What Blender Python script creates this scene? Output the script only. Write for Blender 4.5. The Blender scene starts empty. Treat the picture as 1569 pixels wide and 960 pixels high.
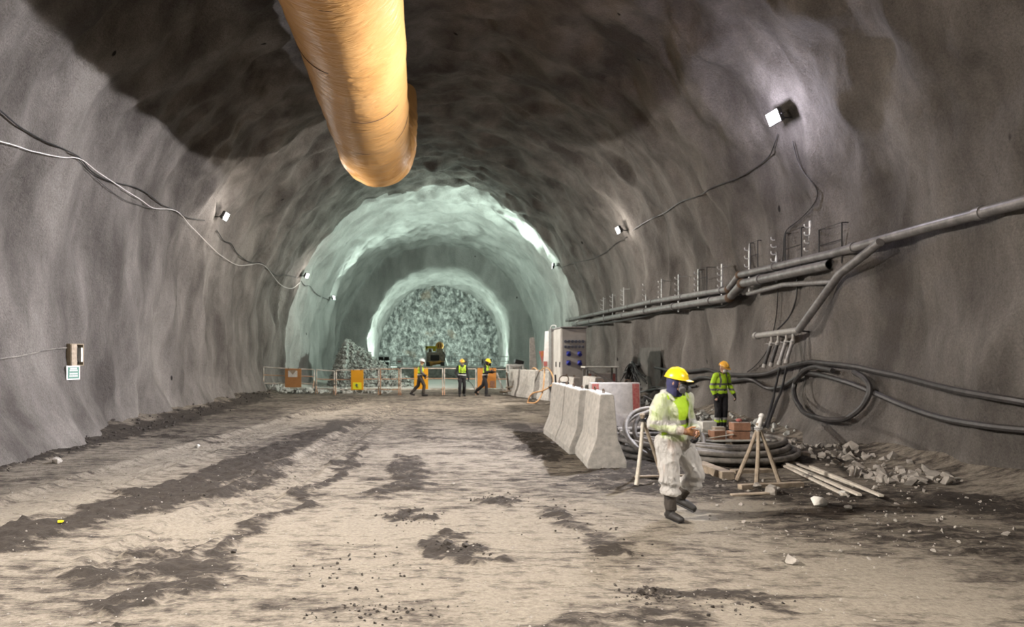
import bpy, bmesh, math, random
import numpy as np
from mathutils import Vector, Matrix, Euler
from mathutils.bvhtree import BVHTree
S = bpy.context.scene
COL = S.collection
PI = math.pi
random.seed(7)

# ------------------------------------------------------------------ camera
F, CX, CY, CH = 960.0, 668.0, 545.0, 1.95          # focal length and principal point in pixels of the 1569x960 frame, eye height
cam = bpy.data.cameras.new('camera'); camo = bpy.data.objects.new('camera', cam); COL.objects.link(camo)
cam.sensor_width = 36.0; cam.lens = 36.0 * F / 1569.0
cam.shift_x = (784.5 - CX) / 1569.0; cam.shift_y = (CY - 480.0) / 1569.0
cam.clip_start = 0.05; cam.clip_end = 300
camo.location = (0, 0, CH); camo.rotation_euler = (PI / 2, 0, 0)
S.camera = camo
S.view_settings.view_transform = 'Standard'; S.view_settings.look = 'None'
S.view_settings.gamma = 1.0; S.view_settings.use_curve_mapping = False
S.view_settings.exposure = 0.0
S.cycles.diffuse_bounces = 1

# ------------------------------------------------------------------ world and light table
W = bpy.data.worlds.new('world'); S.world = W; W.use_nodes = True
W.node_tree.nodes['Background'].inputs[0].default_value = (0.02, 0.02, 0.022, 1)
W.node_tree.nodes['Background'].inputs[1].default_value = 0.5
WARM = (1.0, 0.93, 0.86); COOL = (0.94, 0.93, 1.0); TEAL = (0.78, 1.0, 0.90)
# floodlights: x side, y, z, watts, tint, tilt down (deg), turn along the tunnel (deg, + = deeper in)
LAMPS = [
    (-1, 22.6, 6.97, 950, WARM, 26, 0),
    (-1, 37.2, 6.70, 420, WARM, 25, -10),
    (-1, 48.5, 6.45, 1080, TEAL, -10, -10),
    (1, 14.0, 7.27, 1750, COOL, 22, -6),
    (1, 26.3, 7.22, 1020, WARM, 25, 0),
    (1, 39.1, 7.58, 1080, TEAL, -10, 8),
    # the rest of the two rows, behind the viewer
    (-1, 6.0, 7.1, 950, WARM, 34, 0),
    (-1, -9.0, 7.1, 620, WARM, 36, 10),
    (1, 1.0, 7.2, 1000, WARM, 30, 6),
    (1, -13.0, 7.2, 620, WARM, 36, 10),
]

# ------------------------------------------------------------------ helpers
def px(x, y, Y):
    return Vector(((x - CX) / F * Y, Y, CH + (CY - y) / F * Y))

def fl(x, y, z=0.0):
    """floor point seen at pixel (x, y)"""
    Y = (CH - z) * F / (y - CY)
    return Vector(((x - CX) / F * Y, Y, z))

_rs = np.random.RandomState(11)
_T = _rs.rand(64, 64, 64).astype(np.float32)
def vnoise(x, y, z):
    x = np.asarray(x, np.float64); y = np.asarray(y, np.float64); z = np.asarray(z, np.float64)
    x, y, z = np.broadcast_arrays(x, y, z)
    xi = np.floor(x).astype(int); yi = np.floor(y).astype(int); zi = np.floor(z).astype(int)
    fx = x - xi; fy = y - yi; fz = z - zi
    fx = fx * fx * (3 - 2 * fx); fy = fy * fy * (3 - 2 * fy); fz = fz * fz * (3 - 2 * fz)
    def t(a, b, c): return _T[(xi + a) & 63, (yi + b) & 63, (zi + c) & 63]
    x00 = t(0, 0, 0) * (1 - fx) + t(1, 0, 0) * fx; x10 = t(0, 1, 0) * (1 - fx) + t(1, 1, 0) * fx
    x01 = t(0, 0, 1) * (1 - fx) + t(1, 0, 1) * fx; x11 = t(0, 1, 1) * (1 - fx) + t(1, 1, 1) * fx
    a = x00 * (1 - fy) + x10 * fy; b = x01 * (1 - fy) + x11 * fy
    return a * (1 - fz) + b * fz
def fbm(x, y, z, o=4, g=0.5):
    s = 0; a = 1.0; n = 0
    for i in range(o):
        s = s + a * vnoise(x * 2 ** i + 17.3 * i, y * 2 ** i + 5.1 * i, z * 2 ** i + 9.7 * i); n += a; a *= g
    return s / n
def sstep(a, b, x):
    t = np.clip((x - a) / (b - a), 0, 1); return t * t * (3 - 2 * t)

def link(o, parent=None):
    COL.objects.link(o)
    if parent is not None: o.parent = parent
    return o
def tag(o, label=None, cat=None, group=None, kind=None):
    if label: o['label'] = label
    if cat: o['category'] = cat
    if group: o['group'] = group
    if kind: o['kind'] = kind
    return o
def empty(name, loc=(0, 0, 0), rz=0.0, label=None, cat=None, group=None):
    o = bpy.data.objects.new(name, None); o.empty_display_size = 0.1
    o.location = loc; o.rotation_euler = (0, 0, rz)
    link(o); return tag(o, label, cat, group)
def copy_tree(o, parent=None):
    c = o.copy(); COL.objects.link(c)
    if parent is not None: c.parent = parent
    for ch in [k for k in o.children]: copy_tree(ch, c)
    return c

def smooth(me, on=True):
    me.polygons.foreach_set('use_smooth', [on] * len(me.polygons))

class MB:
    """collects shapes and links them as one mesh object"""
    def __init__(s): s.v = []; s.f = []; s.m = []
    def add(s, vs, fs, mi=0):
        b = len(s.v); s.v.extend([tuple(p) for p in vs]); s.f.extend([tuple(b + i for i in q) for q in fs]); s.m.extend([mi] * len(fs)); return s
    def box(s, c, size, rot=None, mi=0):
        hx, hy, hz = (k / 2 for k in size); c = Vector(c)
        R = rot if isinstance(rot, Matrix) else (Euler(rot).to_matrix() if rot else Matrix.Identity(3))
        vs = [c + R @ Vector((x, y, z)) for x in (-hx, hx) for y in (-hy, hy) for z in (-hz, hz)]
        return s.add(vs, [(0, 1, 3, 2), (4, 6, 7, 5), (0, 4, 5, 1), (2, 3, 7, 6), (0, 2, 6, 4), (1, 5, 7, 3)], mi)
    def bar(s, a, b, w, h, mi=0):
        """rectangular bar from a to b"""
        a = Vector(a); b = Vector(b); d = b - a
        q = d.to_track_quat('X', 'Z').to_matrix()
        return s.box((a + b) / 2, (d.length, w, h), q, mi)
    def tube(s, pts, r, seg=10, mi=0, closed=False, caps=True):
        pts = [Vector(p) for p in pts]; n = len(pts)
        rr = list(r) if hasattr(r, '__len__') else [r] * n
        vs = []; fs = []
        t0 = (pts[1] - pts[0]).normalized()
        up = Vector((0, 0, 1)) if abs(t0.z) < 0.9 else Vector((1, 0, 0))
        u = t0.cross(up).normalized()
        for i, p in enumerate(pts):
            if closed: t = (pts[(i + 1) % n] - pts[i - 1]).normalized()
            else: t = (pts[min(i + 1, n - 1)] - pts[max(i - 1, 0)]).normalized()
            u = (u - t * u.dot(t)).normalized(); w = t.cross(u)
            for k in range(seg):
                a = 2 * PI * k / seg
                vs.append(p + (u * math.cos(a) + w * math.sin(a)) * rr[i])
        for i in range(n if closed else n - 1):
            j = (i + 1) % n
            for k in range(seg):
                l = (k + 1) % seg
                fs.append((i * seg + k, i * seg + l, j * seg + l, j * seg + k))
        if caps and not closed:
            fs.append(tuple(range(seg - 1, -1, -1))); fs.append(tuple((n - 1) * seg + k for k in range(seg)))
        return s.add(vs, fs, mi)
    def cyl(s, a, b, r, seg=16, r2=None, mi=0):
        return s.tube([a, b], [r, r if r2 is None else r2], seg, mi)
    def prism(s, poly, axis_from, axis_to, mi=0):
        """poly: list of 3D points of one end; extruded by axis_to-axis_from"""
        d = Vector(axis_to) - Vector(axis_from); n = len(poly)
        vs = [Vector(p) for p in poly] + [Vector(p) + d for p in poly]
        fs = [tuple(range(n))[::-1], tuple(range(n, 2 * n))] + [(i, (i + 1) % n, n + (i + 1) % n, n + i) for i in range(n)]
        return s.add(vs, fs, mi)
    def ell(s, c, r, seg=16, rings=10, rot=None, mi=0, zmin=-1.0):
        c = Vector(c); R = Euler(rot).to_matrix() if rot else Matrix.Identity(3)
        if not hasattr(r, '__len__'): r = (r, r, r)
        vs = []; fs = []; p0 = math.asin(max(-1, zmin))
        for i in range(rings + 1):
            ph = p0 + (PI / 2 - p0) * i / rings
            for k in range(seg):
                a = 2 * PI * k / seg
                vs.append(c + R @ Vector((r[0] * math.cos(ph) * math.cos(a), r[1] * math.cos(ph) * math.sin(a), r[2] * math.sin(ph))))
        for i in range(rings):
            for k in range(seg):
                l = (k + 1) % seg
                fs.append((i * seg + k, i * seg + l, (i + 1) * seg + l, (i + 1) * seg + k))
        fs.append(tuple(range(seg))[::-1])
        return s.add(vs, fs, mi)
    def lathe(s, prof, c, seg=20, mi=0, rot=None):
        c = Vector(c); R = Euler(rot).to_matrix() if rot else Matrix.Identity(3); vs = []; fs = []
        for (r, z) in prof:
            for k in range(seg):
                a = 2 * PI * k / seg; vs.append(c + R @ Vector((r * math.cos(a), r * math.sin(a), z)))
        for i in range(len(prof) - 1):
            for k in range(seg):
                l = (k + 1) % seg; fs.append((i * seg + k, i * seg + l, (i + 1) * seg + l, (i + 1) * seg + k))
        fs.append(tuple(range(seg))[::-1]); fs.append(tuple((len(prof) - 1) * seg + k for k in range(seg)))
        return s.add(vs, fs, mi)
    def build(s, name, mats, parent=None, sm=False, bevel=0.0, weld=True):
        me = bpy.data.meshes.new(name); me.from_pydata(s.v, [], s.f); me.validate()
        for m in (mats if isinstance(mats, (list, tuple)) else [mats]): me.materials.append(m)
        if len(me.polygons) == len(s.m): me.polygons.foreach_set('material_index', s.m)
        bm = bmesh.new(); bm.from_mesh(me)
        bmesh.ops.remove_doubles(bm, verts=bm.verts, dist=1e-5)
        bmesh.ops.recalc_face_normals(bm, faces=bm.faces); bm.to_mesh(me); bm.free()
        if sm:
            smooth(me)
            try: me.set_sharp_from_angle(angle=math.radians(40))
            except Exception: pass
        o = bpy.data.objects.new(name, me); link(o, parent)
        if bevel:
            b = o.modifiers.new('bevel', 'BEVEL'); b.width = bevel; b.segments = 2; b.limit_method = 'ANGLE'; b.angle_limit = math.radians(40)
        return o

def spline(pts, n=8):
    """Catmull-Rom through the points"""
    P = [Vector(p) for p in pts]; out = []
    for i in range(len(P) - 1):
        a = P[max(i - 1, 0)]; b = P[i]; c = P[i + 1]; d = P[min(i + 2, len(P) - 1)]
        for k in range(n):
            t = k / n
            out.append(0.5 * ((2 * b) + (c - a) * t + (2 * a - 5 * b + 4 * c - d) * t * t + (3 * b - a - 3 * c + d) * t ** 3))
    out.append(P[-1]); return out

# ------------------------------------------------------------------ materials
def mat(name, col, rough=0.7, metal=0.0, var=0.0, scale=6.0, bump=0.0, bscale=30.0, col2=None, emit=None, coord='Object', spec=0.5, detail=6):
    m = bpy.data.materials.new(name); m.use_nodes = True; nt = m.node_tree; N = nt.nodes; L = nt.links
    b = N['Principled BSDF']; b.inputs['Base Color'].default_value = (*col, 1); b.inputs['Roughness'].default_value = rough; b.inputs['Metallic'].default_value = metal
    b.inputs['Specular IOR Level'].default_value = spec
    tc = N.new('ShaderNodeTexCoord')
    if var or col2:
        n = N.new('ShaderNodeTexNoise'); n.inputs['Scale'].default_value = scale; n.inputs['Detail'].default_value = detail; n.inputs['Roughness'].default_value = 0.65
        L.new(tc.outputs[coord], n.inputs['Vector'])
        r = N.new('ShaderNodeValToRGB'); c2 = col2 or tuple(c * (1 - var) for c in col)
        r.color_ramp.elements[0].position = 0.35; r.color_ramp.elements[0].color = (*c2, 1)
        r.color_ramp.elements[1].position = 0.65; r.color_ramp.elements[1].color = (*col, 1)
        L.new(n.outputs['Fac'], r.inputs['Fac']); L.new(r.outputs['Color'], b.inputs['Base Color'])
    if bump:
        n2 = N.new('ShaderNodeTexNoise'); n2.inputs['Scale'].default_value = bscale; n2.inputs['Detail'].default_value = 5
        L.new(tc.outputs[coord], n2.inputs['Vector'])
        bp = N.new('ShaderNodeBump'); bp.inputs['Strength'].default_value = bump; bp.inputs['Distance'].default_value = 0.02
        L.new(n2.outputs['Fac'], bp.inputs['Height']); L.new(bp.outputs['Normal'], b.inputs['Normal'])
    if emit:
        b.inputs['Emission Color'].default_value = (*emit[0], 1); b.inputs['Emission Strength'].default_value = emit[1]
    return m

def shotcrete(name, c1, c2, c3, bump=0.5, wet=0.0):
    m = bpy.data.materials.new(name); m.use_nodes = True; nt = m.node_tree; N = nt.nodes; L = nt.links
    b = N['Principled BSDF']; b.inputs['Roughness'].default_value = 0.85; b.inputs['Specular IOR Level'].default_value = 0.3
    tc = N.new('ShaderNodeTexCoord')
    mp = N.new('ShaderNodeMapping'); mp.inputs['Scale'].default_value = (1, 1, 0.35); L.new(tc.outputs['Object'], mp.inputs['Vector'])
    n = N.new('ShaderNodeTexNoise'); n.inputs['Scale'].default_value = 0.7; n.inputs['Detail'].default_value = 8; n.inputs['Roughness'].default_value = 0.6
    L.new(mp.outputs['Vector'], n.inputs['Vector'])
    r = N.new('ShaderNodeValToRGB'); e = r.color_ramp.elements
    e[0].position = 0.36; e[0].color = (*c1, 1); e[1].position = 0.66; e[1].color = (*c3, 1)
    k = e.new(0.5); k.color = (*c2, 1)
    L.new(n.outputs['Fac'], r.inputs['Fac'])
    # sparse dark pits and bolt spots
    v = N.new('ShaderNodeTexVoronoi'); v.inputs['Scale'].default_value = 0.55; v.feature = 'F1'
    mp2 = N.new('ShaderNodeMapping'); mp2.inputs['Scale'].default_value = (1, 1.4, 0.8); L.new(tc.outputs['Object'], mp2.inputs['Vector']); 
    nd = N.new('ShaderNodeTexNoise'); nd.inputs['Scale'].default_value = 2.0; L.new(mp2.outputs['Vector'], nd.inputs['Vector'])
    mx = N.new('ShaderNodeMix'); mx.data_type = 'VECTOR'; mx.inputs[0].default_value = 0.12
    L.new(mp2.outputs['Vector'], mx.inputs[4]); L.new(nd.outputs['Color'], mx.inputs[5]); L.new(mx.outputs[1], v.inputs['Vector'])
    vr = N.new('ShaderNodeValToRGB'); vr.color_ramp.elements[0].position = 0.028; vr.color_ramp.elements[0].color = (1, 1, 1, 1)
    vr.color_ramp.elements[1].position = 0.04; vr.color_ramp.elements[1].color = (0, 0, 0, 1)
    L.new(v.outputs['Distance'], vr.inputs['Fac'])
    pm = N.new('ShaderNodeMix'); pm.data_type = 'RGBA'; pm.inputs[7].default_value = (0.02, 0.017, 0.015, 1)
    L.new(vr.outputs['Color'], pm.inputs[0]); L.new(r.outputs['Color'], pm.inputs[6]); L.new(pm.outputs[2], b.inputs['Base Color'])
    n2 = N.new('ShaderNodeTexNoise'); n2.inputs['Scale'].default_value = 9; n2.inputs['Detail'].default_value = 10; n2.inputs['Roughness'].default_value = 0.7
    L.new(tc.outputs['Object'], n2.inputs['Vector'])
    bp = N.new('ShaderNodeBump'); bp.inputs['Strength'].default_value = bump; bp.inputs['Distance'].default_value = 0.13
    L.new(n2.outputs['Fac'], bp.inputs['Height'])
    n3 = N.new('ShaderNodeTexNoise'); n3.inputs['Scale'].default_value = 26; n3.inputs['Detail'].default_value = 4; n3.inputs['Roughness'].default_value = 0.8; L.new(tc.outputs['Object'], n3.inputs['Vector'])
    bp2 = N.new('ShaderNodeBump'); bp2.inputs['Strength'].default_value = 0.7; bp2.inputs['Distance'].default_value = 0.05
    L.new(n3.outputs['Fac'], bp2.inputs['Height']); L.new(bp.outputs['Normal'], bp2.inputs['Normal']); L.new(bp2.outputs['Normal'], b.inputs['Normal'])
    gr = N.new('ShaderNodeValToRGB'); gr.color_ramp.elements[0].position = 0.3; gr.color_ramp.elements[0].color = (0.72, 0.72, 0.72, 1); gr.color_ramp.elements[1].position = 0.7; gr.color_ramp.elements[1].color = (1.22, 1.22, 1.22, 1)
    L.new(n3.outputs['Fac'], gr.inputs['Fac'])
    ml = N.new('ShaderNodeMix'); ml.data_type = 'RGBA'; ml.blend_type = 'MULTIPLY'; ml.inputs[0].default_value = 1.0
    L.new(pm.outputs[2], ml.inputs[6]); L.new(gr.outputs['Color'], ml.inputs[7]); L.new(ml.outputs[2], b.inputs['Base Color'])
    return m

M = {}
M['wall'] = shotcrete('sprayed_concrete', (0.105, 0.092, 0.082), (0.19, 0.171, 0.153), (0.30, 0.272, 0.245), bump=0.9)
M['concrete'] = mat('precast_concrete', (0.56, 0.53, 0.48), 0.85, var=0.36, scale=9, bump=0.5, bscale=60, detail=10)
M['concrete_white'] = mat('painted_concrete', (0.66, 0.62, 0.58), 0.75, var=0.25, scale=7, bump=0.25, bscale=40)
M['red_paint'] = mat('red_paint', (0.42, 0.06, 0.07), 0.6, col2=(0.50, 0.22, 0.17), scale=22)
M['red'] = mat('red_enamel', (0.42, 0.025, 0.03), 0.4, var=0.25, scale=8)
M['duct'] = None
M['steel'] = mat('grey_steel', (0.30, 0.285, 0.275), 0.45, 0.3, var=0.4, scale=8, bump=0.1)
M['pipe'] = mat('pipe_steel', (0.26, 0.245, 0.235), 0.42, 0.35, var=0.45, scale=5, bump=0.1)
M['galv'] = mat('galvanised', (0.72, 0.71, 0.69), 0.4, 0.2, var=0.2, scale=20)
M['rust'] = mat('rusty_joint', (0.13, 0.075, 0.04), 0.75, var=0.5, scale=25)
M['cabinet'] = mat('cabinet_enamel', (0.50, 0.47, 0.43), 0.5, var=0.18, scale=3)
M['cabinet_side'] = M['cabinet']
M['zinc'] = mat('dull_zinc', (0.40, 0.38, 0.35), 0.5, 0.2, var=0.3, scale=14)
M['black'] = mat('black_rubber', (0.018, 0.017, 0.017), 0.55, var=0.3, scale=15)
M['cable'] = mat('cable_sheath', (0.055, 0.050, 0.048), 0.5, var=0.5, scale=9)
M['hose'] = mat('muddy_hose', (0.30, 0.275, 0.24), 0.6, col2=(0.07, 0.062, 0.055), scale=4, bump=0.1)
M['white_cable'] = mat('white_cable', (0.75, 0.72, 0.68), 0.5)
M['dark'] = mat('dark_metal', (0.03, 0.028, 0.027), 0.6, var=0.3)
M['wood'] = mat('weathered_wood', (0.42, 0.34, 0.25), 0.8, var=0.45, scale=9, bump=0.2)
M['palewood'] = mat('pale_slat_wood', (0.66, 0.60, 0.50), 0.75, var=0.3, scale=9)
M['ply'] = mat('plywood', (0.33, 0.26, 0.17), 0.7, var=0.3, scale=10)
M['brick'] = mat('brown_carton', (0.40, 0.21, 0.13), 0.8, var=0.35, scale=10)
M['pale'] = mat('pale_paper', (0.68, 0.66, 0.60), 0.8, var=0.2, scale=10)
M['orange'] = mat('orange_board', (0.62, 0.25, 0.05), 0.6, var=0.15, scale=3)
M['amber'] = mat('amber_board', (0.80, 0.37, 0.015), 0.55, var=0.08, scale=3)
M['brownboard'] = mat('brown_board', (0.42, 0.20, 0.07), 0.65, var=0.15, scale=3)
M['yellow'] = mat('yellow_enamel', (0.82, 0.62, 0.01), 0.4, var=0.12, scale=5)
M['sign_yellow'] = mat('yellow_sign', (0.85, 0.80, 0.03), 0.5)
M['sign_green'] = mat('green_sign', (0.10, 0.22, 0.17), 0.5, var=0.15)
M['white'] = mat('white_paint', (0.78, 0.76, 0.72), 0.55, var=0.15, scale=8)
M['fence'] = mat('fence_paint', (0.82, 0.79, 0.73), 0.55, col2=(0.40, 0.29, 0.20), scale=2.3)
M['fence_rust'] = mat('fence_orange_paint', (0.55, 0.25, 0.12), 0.6, col2=(0.58, 0.42, 0.30), scale=5)
M['machine_yellow'] = mat('machine_yellow', (0.72, 0.60, 0.02), 0.45, var=0.2)
M['machine_orange'] = mat('machine_orange', (0.80, 0.42, 0.08), 0.5, col2=(0.5, 0.25, 0.07), scale=4)
M['machine_grey'] = mat('machine_grey', (0.50, 0.43, 0.35), 0.55, col2=(0.22, 0.18, 0.14), scale=5)
M['panel'] = mat('dark_panel_sheet', (0.115, 0.105, 0.093), 0.8, var=0.35, scale=3)
M['blue'] = mat('blue_socket', (0.03, 0.04, 0.26), 0.4)
M['slate'] = mat('slate_socket', (0.12, 0.13, 0.17), 0.45)
M['orange_hose'] = mat('orange_hose', (0.62, 0.34, 0.14), 0.5, var=0.2)
M['lens'] = mat('lamp_lens', (1, 1, 1), 0.3, emit=((1.0, 0.97, 0.93), 60.0))
M['lens_teal'] = mat('lamp_lens_far', (1, 1, 1), 0.3, emit=((0.9, 1.0, 0.96), 40.0))
M['rock'] = mat('pale_stone', (0.38, 0.345, 0.30), 0.85, var=0.4, scale=6, bump=0.5, bscale=25)
M['muck'] = mat('blasted_rock', (0.58, 0.58, 0.53), 0.85, col2=(0.22, 0.23, 0.21), scale=3.0, bump=0.4, bscale=12)
M['clod'] = mat('dark_mud_clod', (0.055, 0.045, 0.037), 0.9, var=0.4, scale=20, bump=0.4)

def duct_mat():
    m = bpy.data.materials.new('orange_duct_fabric'); m.use_nodes = True; nt = m.node_tree; N = nt.nodes; L = nt.links
    b = N['Principled BSDF']; b.inputs['Roughness'].default_value = 0.42; b.inputs['Specular IOR Level'].default_value = 0.5
    tc = N.new('ShaderNodeTexCoord'); n = N.new('ShaderNodeTexNoise'); n.inputs['Scale'].default_value = 0.9; n.inputs['Detail'].default_value = 4
    L.new(tc.outputs['Object'], n.inputs['Vector'])
    r = N.new('ShaderNodeValToRGB'); r.color_ramp.elements[0].position = 0.3; r.color_ramp.elements[0].color = (0.56, 0.285, 0.085, 1)
    r.color_ramp.elements[1].position = 0.7; r.color_ramp.elements[1].color = (0.66, 0.36, 0.125, 1)
    L.new(n.outputs['Fac'], r.inputs['Fac']); L.new(r.outputs['Color'], b.inputs['Base Color'])
    mp = N.new('ShaderNodeMapping'); mp.inputs['Scale'].default_value = (1.0, 3.2, 1.0); mp.inputs['Rotation'].default_value = (0, 0.0, 0.45)
    L.new(tc.outputs['Object'], mp.inputs['Vector'])
    n2 = N.new('ShaderNodeTexNoise'); n2.inputs['Scale'].default_value = 2.4; n2.inputs['Detail'].default_value = 4; n2.inputs['Distortion'].default_value = 0.6
    L.new(mp.outputs['Vector'], n2.inputs['Vector'])
    bp = N.new('ShaderNodeBump'); bp.inputs['Strength'].default_value = 0.55; bp.inputs['Distance'].default_value = 0.10
    L.new(n2.outputs['Fac'], bp.inputs['Height']); L.new(bp.outputs['Normal'], b.inputs['Normal'])
    return m
M['duct'] = duct_mat()

def floor_mat():
    m = bpy.data.materials.new('tunnel_floor_mud'); m.use_nodes = True; nt = m.node_tree; N = nt.nodes; L = nt.links
    b = N['Principled BSDF']; b.inputs['Specular IOR Level'].default_value = 0.25
    tc = N.new('ShaderNodeTexCoord')
    at = N.new('ShaderNodeAttribute'); at.attribute_name = 'mud'
    mp = N.new('ShaderNodeMapping'); mp.inputs['Scale'].default_value = (0.7, 1.7, 1.0); L.new(tc.outputs['Object'], mp.inputs['Vector'])
    n = N.new('ShaderNodeTexNoise'); n.inputs['Scale'].default_value = 5; n.inputs['Detail'].default_value = 10; n.inputs['Roughness'].default_value = 0.7
    L.new(mp.outputs['Vector'], n.inputs['Vector'])
    sub = N.new('ShaderNodeMath'); sub.operation = 'MULTIPLY_ADD'; sub.inputs[1].default_value = 2.4; sub.inputs[2].default_value = -1.17
    L.new(n.outputs['Fac'], sub.inputs[0])
    add = N.new('ShaderNodeMath'); add.operation = 'ADD'; L.new(at.outputs['Fac'], add.inputs[0]); L.new(sub.outputs[0], add.inputs[1])
    r = N.new('ShaderNodeValToRGB'); e = r.color_ramp.elements
    e[0].position = 0.20; e[0].color = (0.275, 0.240, 0.190, 1); e[1].position = 0.72; e[1].color = (0.043, 0.035, 0.028, 1)
    k = e.new(0.45); k.color = (0.158, 0.134, 0.107, 1)
    L.new(add.outputs[0], r.inputs['Fac'])
    # fine pale grit
    g = N.new('ShaderNodeTexNoise'); g.inputs['Scale'].default_value = 26; g.inputs['Detail'].default_value = 6; g.inputs['Roughness'].default_value = 0.8
    L.new(tc.outputs['Object'], g.inputs['Vector'])
    gr = N.new('ShaderNodeValToRGB'); gr.color_ramp.elements[0].position = 0.3; gr.color_ramp.elements[0].color = (0.62, 0.62, 0.62, 1)
    gr.color_ramp.elements[1].position = 0.7; gr.color_ramp.elements[1].color = (1.25, 1.25, 1.25, 1)
    L.new(g.outputs['Fac'], gr.inputs['Fac'])
    mul = N.new('ShaderNodeMix'); mul.data_type = 'RGBA'; mul.blend_type = 'MULTIPLY'; mul.inputs[0].default_value = 1.0
    L.new(r.outputs['Color'], mul.inputs[6]); L.new(gr.outputs['Color'], mul.inputs[7])
    # dark flecks of mud dragged crosswise
    mq = N.new('ShaderNodeMapping'); mq.inputs['Scale'].default_value = (1.0, 2.6, 1.0); L.new(tc.outputs['Object'], mq.inputs['Vector'])
    fk = N.new('ShaderNodeTexNoise'); fk.inputs['Scale'].default_value = 4.5; fk.inputs['Detail'].default_value = 8; fk.inputs['Roughness'].default_value = 0.75; L.new(mq.outputs['Vector'], fk.inputs['Vector'])
    fa = N.new('ShaderNodeMath'); fa.operation = 'MULTIPLY_ADD'; fa.inputs[1].default_value = 0.16; L.new(at.outputs['Fac'], fa.inputs[0]); L.new(fk.outputs['Fac'], fa.inputs[2])
    fr = N.new('ShaderNodeValToRGB'); fr.color_ramp.elements[0].position = 0.62; fr.color_ramp.elements[0].color = (0, 0, 0, 1); fr.color_ramp.elements[1].position = 0.72; fr.color_ramp.elements[1].color = (0.85, 0.85, 0.85, 1)
    L.new(fa.outputs[0], fr.inputs['Fac'])
    fm = N.new('ShaderNodeMix'); fm.data_type = 'RGBA'; fm.inputs[7].default_value = (0.055, 0.045, 0.036, 1)
    L.new(fr.outputs['Color'], fm.inputs[0]); L.new(mul.outputs[2], fm.inputs[6])
    # crushed-rock tone, paled to paint in lamp light on the ground behind the fence
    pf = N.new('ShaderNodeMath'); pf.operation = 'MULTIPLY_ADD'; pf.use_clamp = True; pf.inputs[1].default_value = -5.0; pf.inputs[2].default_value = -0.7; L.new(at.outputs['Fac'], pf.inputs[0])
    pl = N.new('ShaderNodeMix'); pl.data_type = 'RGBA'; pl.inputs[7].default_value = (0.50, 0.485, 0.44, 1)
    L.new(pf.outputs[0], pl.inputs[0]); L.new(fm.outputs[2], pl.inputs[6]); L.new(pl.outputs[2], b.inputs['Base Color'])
    b.inputs['Roughness'].default_value = 0.9
    n3 = N.new('ShaderNodeTexNoise'); n3.inputs['Scale'].default_value = 14; n3.inputs['Detail'].default_value = 10; n3.inputs['Roughness'].default_value = 0.75
    L.new(tc.outputs['Object'], n3.inputs['Vector'])
    bp = N.new('ShaderNodeBump'); bp.inputs['Strength'].default_value = 0.75; bp.inputs['Distance'].default_value = 0.06
    L.new(n3.outputs['Fac'], bp.inputs['Height']); L.new(bp.outputs['Normal'], b.inputs['Normal'])
    return m
M['floor'] = floor_mat()

def rockface_mat():
    m = bpy.data.materials.new('blasted_rock_face'); m.use_nodes = True; nt = m.node_tree; N = nt.nodes; L = nt.links
    b = N['Principled BSDF']; b.inputs['Roughness'].default_value = 0.75
    tc = N.new('ShaderNodeTexCoord')
    mp = N.new('ShaderNodeMapping'); mp.inputs['Rotation'].default_value = (0, 0.5, 0); mp.inputs['Scale'].default_value = (1.15, 1, 0.8)
    L.new(tc.outputs['Object'], mp.inputs['Vector'])
    n = N.new('ShaderNodeTexNoise'); n.inputs['Scale'].default_value = 1.9; n.inputs['Detail'].default_value = 13; n.inputs['Roughness'].default_value = 0.8; n.inputs['Distortion'].default_value = 0.5
    L.new(mp.outputs['Vector'], n.inputs['Vector'])
    r = N.new('ShaderNodeValToRGB'); e = r.color_ramp.elements
    e[0].position = 0.43; e[0].color = (0.10, 0.105, 0.10, 1); e[1].position = 0.60; e[1].color = (0.74, 0.74, 0.70, 1)
    k = e.new(0.51); k.color = (0.33, 0.335, 0.31, 1)
    L.new(n.outputs['Fac'], r.inputs['Fac'])
    n4 = N.new('ShaderNodeTexNoise'); n4.inputs['Scale'].default_value = 0.5; n4.inputs['Detail'].default_value = 5
    L.new(tc.outputs['Object'], n4.inputs['Vector'])
    r4 = N.new('ShaderNodeValToRGB'); r4.color_ramp.elements[0].position = 0.62; r4.color_ramp.elements[0].color = (0, 0, 0, 1); r4.color_ramp.elements[1].position = 0.72; r4.color_ramp.elements[1].color = (0.5, 0.5, 0.5, 1)
    L.new(n4.outputs['Fac'], r4.inputs['Fac'])
    mx = N.new('ShaderNodeMix'); mx.data_type = 'RGBA'; mx.inputs[7].default_value = (0.33, 0.22, 0.14, 1)
    L.new(r4.outputs['Color'], mx.inputs[0]); L.new(r.outputs['Color'], mx.inputs[6]); L.new(mx.outputs[2], b.inputs['Base Color'])
    bp = N.new('ShaderNodeBump'); bp.inputs['Strength'].default_value = 0.7; bp.inputs['Distance'].default_value = 0.22
    L.new(n.outputs['Fac'], bp.inputs['Height']); L.new(bp.outputs['Normal'], b.inputs['Normal'])
    return m
M['face'] = rockface_mat()
M['fresh'] = shotcrete('fresh_sprayed_concrete', (0.36, 0.355, 0.33), (0.46, 0.455, 0.425), (0.56, 0.555, 0.52), bump=0.7)

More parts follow.
